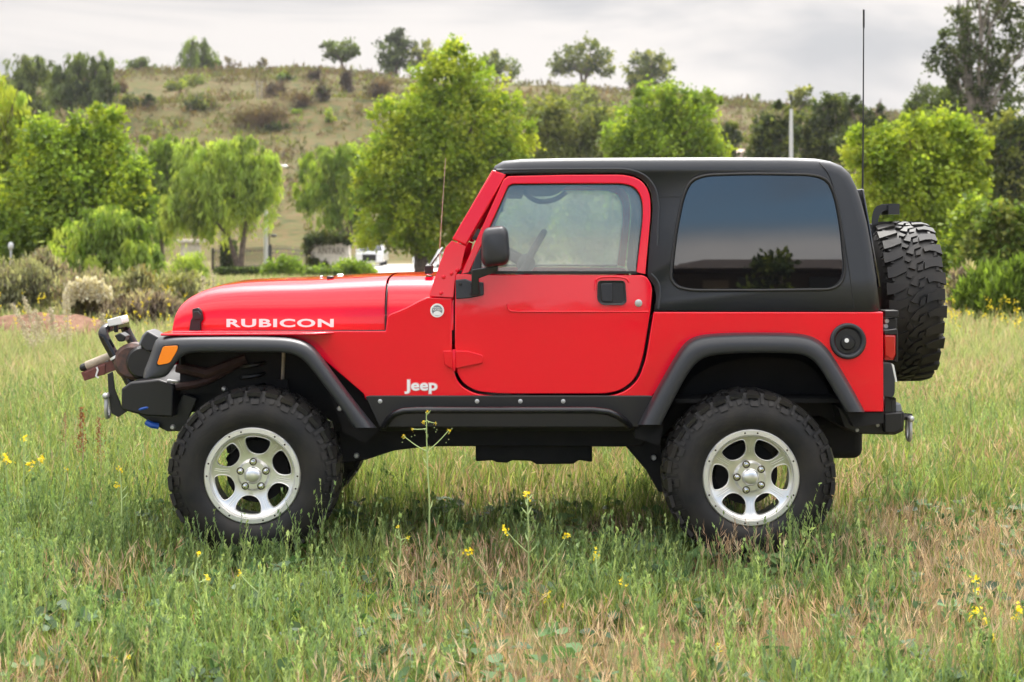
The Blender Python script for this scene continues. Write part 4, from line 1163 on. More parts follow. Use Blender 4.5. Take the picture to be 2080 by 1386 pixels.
tree('olive_tree', 'dull olive-green tree right of the tallest leafy tree above the roof', 'tree', 125, 1140,
     [(1110, 230, 50, 45), (1160, 250, 60, 50), (1195, 290, 50, 50), (1100, 300, 50, 50), (1150, 330, 70, 50), (1215, 240, 30, 36)], 12000, .34, G_OLIVE, 'broad', group=GN, seed=28)
tree('leafy_tree', 'bright green tree above the middle of the black roof', 'tree', 72, 1340,
     [(1330, 215, 45, 46), (1375, 210, 45, 45), (1300, 260, 60, 45), (1390, 260, 65, 50), (1260, 300, 40, 34), (1340, 310, 90, 50), (1430, 205, 30, 30), (1462, 205, 18, 30), (1420, 310, 60, 40), (1295, 340, 60, 40)],
     22000, .19, G_MID + G_BRIGHT[:2], 'broad', group=GN, seed=29, limbs=9, clump=70)
GD = 'dark trees behind the roof'
tree('dark_oak', 'dark green oak left of the pale pole behind the roof', 'tree', 105, 1575, [(1580, 240, 24, 26), (1565, 275, 36, 30), (1545, 305, 40, 30), (1595, 290, 26, 50), (1590, 222, 10, 22)], 5500, .28, G_DARK + G_OLIVE[:2], 'broad', group=GD, seed=30)
tree('dark_oak', 'dark green oak just right of the pale pole behind the roof', 'tree', 110, 1680, [(1645, 245, 34, 36), (1690, 232, 34, 40), (1680, 290, 55, 50), (1640, 300, 40, 40), (1682, 212, 14, 18)], 8000, .28, G_DARK + G_OLIVE[:1], 'broad', group=GD, seed=31)
tree('ragged_pine', 'dark ragged tree directly behind the whip antenna', 'tree', 100, 1755, [(1735, 215, 28, 16), (1775, 232, 26, 14), (1760, 262, 40, 26), (1745, 300, 50, 40), (1790, 262, 16, 26), (1800, 300, 40, 50), (1740, 198, 12, 10), (1790, 210, 9, 16)], 6500, .26, G_DARK, 'broad', group=GD, seed=32, fill=.3)
tree('dark_bush', 'dark bushy tree right of the bright green one over the roof', 'tree', 118, 1480, [(1475, 285, 26, 30), (1462, 305, 34, 24), (1485, 265, 12, 20)], 2500, .28, G_DARK + G_OLIVE[:1], 'broad', group=GD, seed=33)
tree('airy_pine', 'thin airy tree on the skyline just right of the pale pole', 'tree', 180, 1626, [(1628, 182, 20, 20), (1640, 205, 16, 20), (1618, 200, 14, 18)], 700, .42, G_OLIVE, 'broad', group=GD, seed=34, fill=.2, clump=22)
tree('rounded_tree', 'bright yellow-green rounded tree right of the hard top', 'tree', 38, 1870,
     [(1830, 320, 70, 60), (1900, 280, 65, 50), (1955, 290, 50, 50), (1850, 270, 50, 34), (1790, 350, 60, 60), (1940, 380, 65, 80), (1870, 400, 100, 90), (1800, 430, 60, 70), (1900, 490, 90, 60), (1985, 330, 24, 60), (1760, 300, 40, 40), (1850, 520, 80, 50), (1960, 480, 40, 60)],
     42000, .13, G_LIME + G_BRIGHT[:2], 'broad', group=GN, seed=35, clump=75)
tree('eucalyptus', 'tall dark eucalyptus with sky showing through at the upper right', 'tree', 88, 2010,
     [(1960, 60, 45, 60), (2030, 30, 55, 60), (1930, 130, 50, 44), (2010, 130, 60, 60), (1960, 200, 45, 50), (2040, 210, 50, 60), (1905, 70, 16, 14), (1920, 105, 20, 24), (2080, 90, 40, 90), (2085, 230, 40, 60), (1990, 270, 46, 40), (1925, 165, 22, 34), (1990, -30, 60, 50), (2060, -60, 60, 60), (1940, 10, 26, 30)],
     9500, .25, G_DARK[1:] + [(.11, .13, .055), (.09, .12, .045)], 'broad', group=GN, seed=36, tr=.22, forks=[(2005, 330), (2035, 300), (1985, 260)], fill=.2, clump=36, bark=PALEBARK, limbs=15, sig=.18)
tree('grey_green_tree', 'grey-green mass of foliage under the tall eucalyptus at the right edge', 'tree', 70, 2060,
     [(2050, 300, 50, 70), (2080, 380, 60, 80), (2030, 400, 40, 70), (2060, 250, 30, 40)], 9000, .24, G_OLIVE + G_DARK[:2], 'broad', group=GN, seed=37)
tree('distant_tree', 'soft green tree left of the eucalyptus above the rounded tree', 'tree', 130, 1900, [(1890, 210, 40, 30), (1930, 215, 40, 36), (1862, 222, 22, 22), (1905, 250, 60, 30)], 4500, .36, G_RIDGE, 'broad', group=GN, seed=38)

tree('leafy_tree', 'pale green tree seen through the front half of the door window', 'tree', 62, 1085, [(1080, 410, 60, 50), (1110, 450, 70, 50), (1050, 460, 50, 60), (1090, 500, 70, 44), (1120, 390, 40, 34)], 9000, .2, G_MID + G_PEPPER, 'broad', group=GN, seed=201)
tree('leafy_tree', 'pale green tree seen through the rear half of the door window', 'tree', 58, 1225, [(1215, 420, 60, 50), (1260, 450, 60, 50), (1180, 470, 50, 50), (1230, 500, 70, 44), (1190, 395, 40, 34), (1275, 400, 40, 40)], 9000, .2, G_PEPPER + G_OLIVE[:2], 'broad', group=GN, seed=202)
GR = 'trees along the ridge of the hill'
def rt(name, label, px, blobs, n, cols=G_RIDGE, style='broad', size=.55, seed=1, fill=.35, y=284, **k):
    return tree(name, label, 'tree', y, px, blobs, n, size, cols, style, group=GR, seed=seed, fill=fill, clump=30, tr=k.pop('tr', .3), limbs=4, **k)
rt('ridge_tree', 'leftmost dark tree at the top of the hill above the weeping tree', 60, [(50, 130, 40, 28), (85, 135, 36, 30), (40, 165, 40, 30), (70, 190, 50, 34)], 3200, G_RIDGE + G_OLIVE[:1], 'weep', seed=41, y=200)
rt('ridge_tree', 'dark tree in the left ridge cluster with a pointed middle top', 145, [(140, 130, 30, 28), (165, 122, 26, 24), (150, 165, 40, 40), (125, 180, 30, 30)], 2800, G_RIDGE + G_DARK[:2], 'weep', seed=42, y=190)
rt('ridge_tree', 'dark tree at the right end of the left ridge cluster', 205, [(210, 125, 26, 26), (215, 160, 26, 34), (190, 175, 34, 30), (200, 140, 24, 26)], 2600, G_RIDGE + G_DARK[:1], 'weep', seed=43, y=190)
rt('ridge_tree', 'small drooping tree standing alone on the ridge right of the left cluster', 288, [(275, 130, 20, 18), (297, 128, 20, 20), (285, 122, 20, 14), (268, 145, 14, 12)], 1500, G_RIDGE + G_PEPPER[3:], 'weep', seed=44)
rt('ridge_tree', 'full round grey-green tree on the left part of the ridge', 408, [(400, 92, 32, 20), (425, 115, 28, 24), (385, 115, 24, 26), (405, 130, 40, 22), (440, 130, 16, 16)], 3600, G_RIDGE + G_PEPPER[3:], 'weep', seed=45)
rt('bare_tree', 'small nearly bare tree on the ridge right of the full round one', 476, [(476, 126, 14, 10), (470, 138, 12, 9)], 160, [(.18, .14, .10), (.14, .12, .07)], seed=46)
rt('bare_tree', 'faint flat bare tree on the ridge halfway to the umbrella tree', 530, [(530, 128, 18, 8), (538, 135, 12, 6)], 150, [(.2, .17, .12), (.16, .15, .09)], seed=47)
rt('umbrella_tree', 'umbrella-shaped tree with a bare trunk leaning on the ridge', 700, [(675, 98, 24, 14), (705, 94, 24, 16), (690, 108, 34, 12), (722, 108, 14, 12), (698, 118, 16, 9)], 1700, G_RIDGE, seed=48, forks=[(694, 128)], fill=.3)
rt('ridge_tree', 'tall dark dense tree on the ridge left of the tallest leafy tree', 805, [(805, 78, 22, 18), (795, 100, 28, 22), (820, 105, 24, 22), (800, 130, 34, 18)], 3000, G_DARK + G_RIDGE[:1], seed=49)
rt('ridge_tree', 'sparse olive tree on the ridge touching the tallest leafy tree', 850, [(855, 100, 24, 16), (845, 120, 24, 18), (868, 122, 20, 20)], 1100, G_OLIVE, seed=50)
rt('ridge_tree', 'low spreading ridge tree right of the tallest leafy tree', 1010, [(1005, 128, 30, 18), (1030, 145, 28, 20), (985, 140, 20, 18)], 1900, G_OLIVE + G_RIDGE[:2], seed=51)
rt('ridge_tree', 'broad oak-like tree alone on the skyline above the windshield', 1183, [(1190, 100, 34, 20), (1150, 120, 36, 22), (1215, 125, 32, 26), (1180, 130, 50, 22), (1132, 138, 22, 16), (1235, 148, 16, 12)], 3200, G_OLIVE + G_DARK[1:3], seed=52, forks=[(1180, 152), (1192, 150)], fill=.3)
rt('ridge_tree', 'rounded oak-like tree on the skyline above the bright green one', 1318, [(1315, 118, 32, 16), (1345, 135, 34, 22), (1295, 140, 24, 24), (1320, 160, 46, 24), (1285, 165, 14, 18)], 3000, G_OLIVE + G_DARK[1:3], seed=53)
rt('ridge_sapling', 'tiny pair of saplings on the skyline left of the dark oaks', 1530, [(1522, 204, 6, 8), (1538, 203, 9, 11)], 160, G_RIDGE, seed=54, tr=.1)

GS = 'shrubs scattered on the hillside'
def hs_(label, px, py, rx, ry, cols, n=700, style='broad', seed=1, size=.42):
    # the shrub stands where the sight line meets the slope
    lo = 100.0
    for y in np.arange(110, 290, 1.0):
        x = wx(px, y)
        if gz1(x, y) >= wz(py + ry * .8, y): lo = y; break
    else: lo = 280.0
    return tree('hillside_shrub', label, 'shrub', lo, px, [(px, py, rx, ry), (px - rx * .4, py + ry * .2, rx * .7, ry * .8), (px + rx * .4, py + ry * .15, rx * .7, ry * .8)], n, size * lo / 250, cols, style, trunk=False, group=GS, seed=seed, tr=.2, clump=25, fill=.2, sig=.3)
BR = [(.12, .08, .055), (.09, .065, .05), (.15, .105, .07)]
PUR = [(.075, .055, .055), (.10, .075, .07), (.06, .05, .045)]
hs_('yellow-green shrub high on the hill below the small drooping ridge tree', 352, 176, 22, 12, G_LIME[:2] + G_OLIVE, seed=61)
hs_('rounded olive shrub just under the full round ridge tree', 392, 163, 22, 14, G_OLIVE + G_PEPPER[3:], seed=62)
hs_('dark shrub on the hill at the left end of the shrub row', 265, 208, 18, 14, G_DARK + G_OLIVE, seed=63)
hs_('small dark shrub second in the hillside row from the left', 300, 208, 12, 13, G_DARK + G_OLIVE[:1], 500, seed=64)
hs_('largest dark green bush of the hillside row below the round ridge tree', 400, 213, 28, 16, G_DARK + G_OLIVE, 1200, seed=65)
hs_('big brown bush with spreading dry twigs in the middle of the hill', 530, 240, 50, 26, BR + [(.13, .11, .05)], 2600, 'up', seed=66)
hs_('dark green bush half under the big brown twiggy bush', 565, 258, 28, 10, G_DARK, 700, seed=67)
hs_('flat green shrub near the skyline between two bare ridge trees and the umbrella tree', 583, 158, 20, 8, G_DARK[1:3] + G_MID[:1], 600, seed=68)
hs_('purplish bare shrub near the skyline left of the umbrella tree', 640, 157, 12, 12, PUR, 450, 'up', seed=69)
hs_('dark upright purplish shrub under the umbrella tree', 706, 168, 15, 26, PUR, 900, 'up', seed=70)
hs_('dark round shrub midway down the hill left of the umbrella tree', 656, 192, 13, 17, PUR + G_DARK[:1], 700, 'up', seed=71)
hs_('brown bare shrub left of the dark round hillside shrub', 560, 182, 20, 15, PUR + BR, 700, 'up', seed=72)
hs_('low brown shrub below the dark round hillside shrub', 612, 208, 20, 14, BR + PUR, 600, 'up', seed=73)
hs_('pale brown shrub on the hill beside the left edge of the tallest leafy tree', 770, 185, 22, 24, PUR + BR, 900, 'up', seed=74)
hs_('small green tuft right of the big brown twiggy bush', 604, 228, 9, 7, G_MID, 250, seed=75)
hs_('bright green sapling standing on the lower hill', 670, 236, 8, 20, G_LIME, 350, seed=76)
hs_('round yellow-green tree top under the broad oak-like ridge tree', 1185, 195, 26, 20, G_LIME[:2] + G_OLIVE, 1200, seed=77)
hs_('dark bush on the right hill slope behind the bright green tree', 1225, 245, 34, 26, G_DARK + G_OLIVE, 1300, seed=78)
hs_('brown dry bush at the top of the hill beside the left dark trees', 245, 180, 16, 12, BR, 400, 'up', seed=79)
hs_('dark low bush at the foot of the left ridge cluster', 165, 200, 40, 14, G_DARK, 1000, seed=80)
# uncounted scrub texture on the slope
N = 10000
rx_ = RNG.uniform(-110, 130, N * 3); ry_ = RNG.uniform(125, 288, N * 3)
kk = fbm(rx_, ry_, 22, 12) + .25 * RNG.random(N * 3) > .56
rx_, ry_ = rx_[kk][:N], ry_[kk][:N]
cc_ = np.stack([rx_, ry_, gz(rx_, ry_) + .2], 1)
pal = np.array(BR[:2] + G_OLIVE[:1] + [(.13, .11, .05), (.09, .10, .035), (.11, .09, .042), (.10, .105, .04)])
n_ = len(rx_); k_ = np.repeat(np.arange(n_), 16); sz = (.3 + RNG.random(n_) ** 2 * 1.1)
p_ = cc_[k_] + RNG.normal(size=(len(k_), 3)) * (sz[k_] * .5)[:, None] * np.array([1.2, 1, .5])
d_ = RNG.normal(size=(len(k_), 3)) * .6 + np.array([0, 0, .8]); s_ = np.cross(d_, RNG.normal(size=d_.shape)); s_ /= np.linalg.norm(s_, axis=1, keepdims=True)
l_ = (.35 * sz[k_] + .15)[:, None]
v = np.stack([p_, p_ + d_ * l_ * .5 + s_ * l_ * .25, p_ + d_ * l_, p_ + d_ * l_ * .5 - s_ * l_ * .25], 1).reshape(-1, 3)
cl_ = pal[RNG.integers(0, len(pal), n_)][k_] * (1 + .2 * RNG.normal(size=(len(k_), 1)))
tag(np_mesh('hillside_scrub', v, np.arange(len(v)).reshape(-1, 4), LEAF, np.repeat(np.clip(cl_, .01, 1), 4, axis=0)), 'dry scrub covering the hillside', 'scrub', kind='stuff')

# ------------------------------------------------------------------ shrubs at the edge of the field
GB = 'bushes along the far edge of the field'
SAGE = [(0.294, 0.3021, 0.1932), (0.2205, 0.2306, 0.1428), (0.3528, 0.3657, 0.2184), (0.1764, 0.159, 0.126)]
SAGEB = [(0.2112, 0.1672, 0.1536), (0.264, 0.22, 0.192), (0.3168, 0.2992, 0.192)]
GRN = [(.12, .19, .03), (.16, .24, .04), (.09, .14, .025)]
def bush(label, px, y, blobs, n, cols, style='up', size=.07, seed=1, name='sagebrush', cat='shrub'):
    n = int(n * (1.7 if size == .07 else 1))
    return tree(name, label, cat, y, px, blobs, n, size, cols, style, trunk=False, group=GB, seed=seed, tr=.05, clump=30, fill=.15, sig=.28)
bush('greyish sagebrush at the left edge above the red dirt mound', 40, 20, [(30, 590, 50, 46), (75, 575, 36, 40), (10, 610, 50, 40), (90, 610, 36, 36)], 5200, SAGE, seed=81)
bush('taller brown-tipped sagebrush behind the leftmost grey one', 90, 24, [(85, 545, 24, 34), (110, 575, 30, 44), (60, 560, 24, 30)], 3000, SAGE + SAGEB, seed=82)
bush('buckwheat bush with cream flower heads above the bull bar', 178, 19, [(178, 590, 48, 30), (140, 600, 26, 24), (215, 600, 26, 26), (180, 630, 50, 30)], 4200, SAGEB + SAGE[:2], seed=83, name='buckwheat')
bush('tall tawny sagebrush left of the hood behind the brown shrubs', 285, 22, [(280, 575, 24, 36), (300, 605, 36, 40), (255, 600, 20, 30)], 3600, SAGE + [(.26, .22, .10)], seed=84)
bush('purplish brown shrub in front of the tawny sagebrush', 290, 18, [(280, 640, 60, 32), (330, 640, 36, 36), (235, 650, 34, 26)], 5200, SAGEB + PUR[:1], seed=85)
bush('grey-green shrub touching the front edge of the hood', 350, 23, [(350, 605, 40, 40), (385, 590, 30, 30), (345, 640, 36, 30)], 4200, SAGE + G_OLIVE[3:], seed=86)
bush('drooping green bush below the pepper tree left of the hedge', 390, 55, [(385, 540, 40, 38), (360, 560, 34, 30), (410, 560, 24, 30)], 4500, G_PEPPER, 'weep', .14, seed=87, name='green_bush')
bush('round clipped green bush left of the stone sign', 577, 70, [(577, 545, 34, 22), (560, 556, 26, 18), (598, 554, 22, 18)], 3600, G_MID[:3], 'broad', .15, seed=88, name='green_bush')
bush('green bush in front of the stone sign at its right end', 712, 72, [(715, 545, 30, 16), (690, 552, 26, 14), (740, 552, 24, 12)], 3000, G_MID, 'broad', .15, seed=89, name='green_bush')
bush('low green bush in front of the stone sign at its left end', 655, 71, [(655, 556, 30, 12), (635, 558, 20, 12)], 1800, G_MID[:3], 'broad', .15, seed=90, name='green_bush')
bush('green shrub beside the spare tyre at the far edge of the field', 1985, 20, [(1985, 605, 34, 44), (2010, 585, 30, 36), (1965, 620, 24, 30)], 5200, GRN, 'up', .11, seed=91, name='green_bush')
bush('bright green shrub at the right edge of the field', 2060, 19, [(2050, 600, 36, 50), (2085, 590, 34, 56), (2030, 630, 30, 30)], 5600, GRN, 'up', .11, seed=92, name='green_bush')
bush('dry tawny shrub between the spare tyre and the green shrubs', 1945, 21, [(1945, 620, 20, 40), (1960, 590, 18, 46)], 2200, SAGEB + [(.26, .2, .14)], 'up', .12, seed=93)
bush('tall green undergrowth bush behind the shrubs on the right edge', 2040, 30, [(2040, 520, 50, 50), (1985, 530, 40, 50), (2080, 480, 40, 60), (2030, 450, 40, 40), (1960, 560, 30, 40)], 9500, G_OLIVE + GRN, 'broad', .13, seed=94, name='green_bush')
bush('leafy yellow-green bush at the foot of the rounded tree', 1960, 34, [(1960, 490, 36, 60), (1920, 540, 40, 50), (1990, 440, 30, 50)], 6500, GRN + G_LIME[:2], 'broad', .13, seed=95, name='green_bush')
# cream flower heads on the buckwheat
bw = [o for o in SC.objects if o.name.startswith('buckwheat')][0]
n_ = 7000; t_ = RNG.random((n_, 2))
P_ = np.array([W(128 + 100 * a, 566 + 26 * (abs(a - .5) * 2) ** 2.5 + 44 * b ** 1.6 + 4 * math.sin(a * 37) + 3 * math.sin(a * 83), 18.1 + .8 * RNG.random()) for a, b in t_])
d_ = RNG.normal(size=(n_, 3)); d_ /= np.linalg.norm(d_, axis=1, keepdims=True); s_ = np.cross(d_, RNG.normal(size=d_.shape)); s_ /= np.linalg.norm(s_, axis=1, keepdims=True)
v = np.stack([P_ - d_ * .022, P_ + s_ * .018, P_ + d_ * .022, P_ - s_ * .018], 1).reshape(-1, 3)
np_mesh('flower_heads', v, np.arange(len(v)).reshape(-1, 4), PETAL, np.repeat(np.clip(np.array([[.62, .58, .47]]) * (1 + .15 * RNG.normal(size=(n_, 1))), 0, .8), 4, axis=0), bw)

m = MB(); a = W(525, 268, 215)
for px, lean in ((524, -1), (531, 1)):
    x = wx(px, 215); m.tube([(x, 215, gz1(x, 215) - .2), (x + .1 * lean, 215, gz1(x, 215) + 2.9)], .10, n=6)
m.tube([(wx(524, 215), 215, gz1(wx(527, 215), 215) + 2.2), (wx(531, 215), 215, gz1(wx(527, 215), 215) + 2.3)], .07, n=6)
tag(m.build('stake_frame', PALEBARK), 'pair of pale wooden stakes standing before the big brown twiggy bush', 'stakes')
# ================================================================== things in the middle distance
STONE = mat('pale_stone', (.66, .61, .54), .85, bump=.4, bscale=15, var=.25, vscale=3)
IRON = mat('dark_iron', (.03, .03, .032), .5)
POLEM = mat('pale_pole', (.55, .56, .57), .5)
STUCCO = mat('brown_stucco', (.06, .042, .03), .9, bump=.3, bscale=20)
ROOFM = mat('brown_roof', (.06, .04, .03), .85, var=.4, vscale=3)
CARWHITE = mat('white_car_paint', (.75, .76, .78), .3, coat=.8)
CARGLASS = mat('car_glass', (.01, .012, .014), .05)
TYREF = mat('far_tyre', (.015, .015, .016), .8)
LETTER = mat('dull_bronze_letters', (.20, .17, .14), .6)

# stone entrance sign under ivy
ys_ = 83.0; zb = gz1(wx(675, ys_), ys_)
sg = empty('entrance_sign', (wx(675, ys_), ys_, zb)); tag(sg, 'cream stone entrance wall with lettering under a dark ivy cap', 'sign')
m = MB(); m.prism([W(x, y, ys_) for x, y in fillet([(630, 560), (630, 500, 6), (645, 494, 10), (680, 491, 20), (709, 493, 6), (711, 560)], n=4)], (0, .8, 0)); m.build('wall', STONE, sg, bevel=.05)
text('lettering', 'ANTARA', 645, 701, 503, 516, ys_ - .03, LETTER, .01, sg, depth=.03, spacing=1.1)
C, Rr = blob_world([(640, 485, 16, 9), (665, 482, 20, 9), (690, 484, 20, 8), (706, 488, 8, 7), (627, 505, 7, 28), (634, 530, 8, 8), (655, 536, 26, 6), (680, 484, 14, 8)], ys_ + .1)
Rr = [(a, .55, c) for a, b, c in Rr]
v, f, c = leaf_cloud(C, Rr, 5500, .16, G_DARK + [(.09, .10, .03), (.07, .06, .03)], 'broad', 25, .2, seed=5, sig=.4)
np_mesh('ivy', v, f, LEAF, c, sg)

# clipped dark hedges
GH = 'clipped hedges by the entrance'
def hedge(label, x0, x1, yt, yb, y, cols, seed, dep=.9):
    cx = wx((x0 + x1) / 2, y); z = gz1(cx, y)
    rng = np.random.default_rng(seed); n = int(2200 * max(1, (x1 - x0) / 60))
    lo, hi = W(x0, yb, y), W(x1, yt, y); lo.z = min(lo.z, z)
    p = np.array([lo.x, y - dep / 2, lo.z]) + rng.random((n, 3)) * np.array([hi.x - lo.x, dep, hi.z - lo.z])
    ax_ = rng.integers(0, 3, n); m_ = rng.random(n) < .75
    for q in range(3):
        s = m_ & (ax_ == q); L0 = np.array([lo.x, y - dep / 2, lo.z])[q]; L1 = np.array([hi.x, y + dep / 2, hi.z])[q]
        p[s, q] = np.where((rng.random(s.sum()) < .5) & (q < 2), L0, L1) + rng.normal(size=s.sum()) * .05
    d = rng.normal(size=(n, 3)); d /= np.linalg.norm(d, axis=1, keepdims=True); s2 = np.cross(d, rng.normal(size=(n, 3))); s2 /= np.linalg.norm(s2, axis=1, keepdims=True)
    v = np.stack([p - d * .09, p + s2 * .05, p + d * .09, p - s2 * .05], 1).reshape(-1, 3)
    c = np.array(cols)[rng.integers(0, len(cols), n)] * (1 + .2 * rng.normal(size=(n, 1)))
    r = empty('hedge', (cx, y, z)); tag(r, label, 'hedge', GH)
    np_mesh('foliage', v, np.arange(n * 4).reshape(n, 4), LEAF, np.repeat(np.clip(c, .005, 1), 4, axis=0), r)
    m = MB(); m.box((lo.x + .15, y - dep / 2 + .15, z - .1), (hi.x - .15, y + dep / 2 - .15, hi.z - .2)); m.build('branches', BARK, r)
hedge('tall narrow dark clipped hedge left of the pepper tree trunk', 452, 478, 492, 548, 84, G_DARK, 1)
hedge('long low clipped hedge in front of the pepper tree trunk', 440, 545, 547, 562, 74, G_DARK[:3] + G_MID[:1], 2)
hedge('low clipped hedge running in front of the stone sign', 625, 690, 551, 566, 69, G_MID[:2] + G_DARK[2:3], 3)

# iron fence in two panels with pickets
def fence(label, x0, x1, yt0, yt1, yb, y, npk, rails, seed=0, bow=0):
    r = empty('iron_fence', (wx((x0 + x1) / 2, y), y, gz1(wx((x0 + x1) / 2, y), y))); tag(r, label, 'fence', 'iron fence panels by the entrance')
    m = MB()
    for k in range(npk + 1):
        t = k / npk; x = x0 + (x1 - x0) * t; yt = yt0 + (yt1 - yt0) * t + bow * 4 * t * (1 - t)
        m.tube([W(x, yb, y), W(x, yt, y)], .022, n=5)
        m.tube([W(x, yt, y), W(x, yt - 3.0, y)], [.035, .005], n=5)
    m.build('pickets', IRON, r)
    m = MB()
    for q in rails:
        m.tube([W(x0 + (x1 - x0) * t, (yt0 + (yt1 - yt0) * t + bow * 4 * t * (1 - t)) * (1 - q) + yb * q, y) for t in [i / 10 for i in range(11)]], .03, n=5)
    m.build('rail', IRON, r)
    for x, yt in ((x0, yt0), (x1, yt1)):
        m = MB(); a, b = W(x, yb + 2, y), W(x, yt - 4, y); m.box((a.x - .06, y - .06, a.z), (a.x + .06, y + .06, b.z)); m.build('post', IRON, r, bevel=.01)
fence('dark iron gate panel with close upright bars beside the pepper tree trunk', 490, 545, 506, 503, 545, 86, 18, (.12, .9))
fence('open iron fence with spiked tops running from the pole to the stone sign', 550, 622, 501, 508, 545, 86.5, 14, (.12, .3, .9), bow=-3)
fence('short dark iron fence section left of the tall narrow hedge', 432, 450, 508, 506, 546, 85, 5, (.12, .9))
# stone gate pillar with cap
r = empty('gate_pillar', (wx(388, 84), 84, gz1(wx(388, 84), 84))); tag(r, 'stone gate pillar with flat cap behind the drooping bush', 'pillar')
m = MB(); a, b = W(370, 552, 84), W(405, 494, 84); m.box((a.x, 83.6, a.z - .3), (b.x, 84.4, b.z)); m.build('shaft', STONE, r, bevel=.02)
m = MB(); a, b = W(363, 494, 84), W(412, 487, 84); m.box((a.x, 83.45, a.z + .003), (b.x, 84.55, b.z)); m.build('cap', STONE, r, bevel=.03)
# lamp poles
def pole(label, x, yb, yt, y, r0, head):
    bx = wx(x, y); r = empty('lamp_pole', (bx, y, gz1(bx, y))); tag(r, label, 'lamp pole', 'pale lamp poles')
    m = MB(); m.tube([(bx, y, gz1(bx, y) - .2), (bx, y, wz((yb + yt) / 2, y)), (bx, y, wz(yt, y))], [r0, r0 * .9, r0 * .75], n=12); m.build('shaft', POLEM, r, smooth=60)
    if head:
        hx, hy = head; m = MB(); m.tube([(bx, y, wz(yt, y)), (bx + (wx(hx, y) - bx) * .4, y, wz(hy - 5, y)), (wx(hx, y), y, wz(hy, y))], .05, n=8); m.build('arm', POLEM, r)
        m = MB(); c = W(hx, hy, y); m.ball(c, (.16, .16, .09), 6); m.build('lamp', LENS, r, smooth=60)
    return r
pole('pale lamp pole rising through the pepper tree crown with an arm and lamp', 540, 545, 345, 81.5, .12, (579, 338))
p2 = pole('thick pale pole standing on the skyline behind the black roof', 1607, 330, 222, 80, .115, None)
m = MB(); m.tube([W(1607, 222, 80), W(1606.5, 190, 80)], .04, n=8); m.tube([W(1601, 186, 80), W(1612, 186, 80)], .03, n=6); m.tube([W(1603, 196, 80), W(1611, 196, 80)], .03, n=6); m.build('mast_top', IRON, p2)
m = MB(); a = W(553, 478, 76.5); m.tube([W(547, 545, 76.5), W(547, 474, 76.5), a], .035, n=6); m.ball(a + Vector((.08, 0, -.03)), (.16, .12, .08), 6)
l_ = m.build('small_lamp_post', IRON); tag(l_, 'small dark lamp post just right of the pale pole by the fence', 'lamp post')
m = MB(); a = W(22, 500, 44); m.tube([(a.x, 44, gz1(a.x, 44)), a], .03, n=6); m.ball(a, (.09, .09, .13), 6); l_ = m.build('post_lamp', POLEM); tag(l_, 'small grey post lamp under the trees at the far left', 'lamp post')

# far cars
def far_car(label, x0, x1, yt, yb, y, front=True):
    cx = wx((x0 + x1) / 2, y); z = gz1(cx, y) + .04; w = (x1 - x0) * (D + y) / F; h = (yb - yt) * (D + y) / F
    r = empty('parked_car', (cx, y, z)); tag(r, label, 'car', 'white cars parked by the entrance')
    P = lambda u, v, d=0.0: Vector((cx + u * w / 2, y + d, z + v * h))
    def pr(pts, d0, d1): 
        m = MB(); m.prism([P(u, v, d0) for u, v in pts], (0, d1 - d0, 0)); return m
    m = pr([(-1, .22), (-1, .50), (-.96, .58), (.96, .58), (1, .50), (1, .22), (.9, .14), (-.9, .14)], 0, 4.4)
    m.prism([P(-.94, .58, 1.2), P(-.76, .96, 1.9), P(-.6, 1.0, 2.0), P(.6, 1.0, 2.0), P(.76, .96, 1.9), P(.94, .58, 1.2)], (0, 2.3, 0))
    m.build('body', CARWHITE, r, bevel=.06, seg=3)
    m = MB(); m.add([P(-.84, .62, 1.21), P(.84, .62, 1.21), P(.66, .92, 1.79), P(-.66, .92, 1.79)], [(0, 1, 2, 3)]); m.build('windshield', CARGLASS, r)
    pr([(-.5, .2), (-.5, .48), (.5, .48), (.5, .2)], -.03, -.005).build('grille', TYREF, r, bevel=.01)
    for s in (-1, 1):
        pr([(s * .58, .40), (s * .58, .50), (s * .92, .52), (s * .92, .42)], -.03, -.005).build('headlight', LENS, r, bevel=.01)
        m = MB()
        c = P(s * .82, .16, .9); m.tube([c - Vector((.11, 0, 0)), c + Vector((.11, 0, 0))], .36, n=18)
        m.build('wheel', TYREF, r)
        m = MB(); c = P(s * .82, .16, 3.6); m.tube([c - Vector((.11, 0, 0)), c + Vector((.11, 0, 0))], .36, n=18); m.build('wheel', TYREF, r)
        m = MB(); m.box(P(s * 1.0, .60, 1.4) - Vector((.12, 0, 0)), P(s * 1.0, .68, 1.5) + Vector((.12, 0, 0))); m.build('mirror', CARWHITE, r, bevel=.03)
far_car('white car facing the viewer right of the stone sign', 722, 778, 500, 549, 92)
far_car('white car partly hidden behind the windshield foot under the leafy tree', 838, 895, 508, 553, 88)
m = MB(); a, b = W(908 - 280, 556, 70), W(634, 538, 70); m.box((wx(626, 70), 69.9, gz1(wx(630, 70), 70)), (wx(633, 70), 70.1, wz(545, 70))); u_ = m.build('utility_box', mat('pale_box', (.6, .55, .5), .7), bevel=.02)
tag(u_, 'small pale utility box in front of the left end of the stone sign', 'box')
# house whose roof just shows over the black roof
hx = wx(1494, 150); r = empty('distant_house', (hx, 150, gz1(hx, 150))); tag(r, 'pinkish house top just showing over the black roof below the right hill', 'house')
m = MB(); z1 = wz(312, 150); m.box((hx - .8, 148, gz1(hx, 150) - 1), (hx + .9, 152, z1)); m.build('wall', mat('pink_stucco', (.52, .38, .34), .9), r, bevel=.02)
m = MB(); m.prism([Vector((hx - 1.0, 147.8, z1)), Vector((hx + 1.1, 147.8, z1)), Vector((hx + .8, 150, z1 + .42)), Vector((hx - .6, 150, z1 + .42))], (0, 4, 0)); m.build('roof', mat('pale_tile', (.5, .38, .32), .9), r)

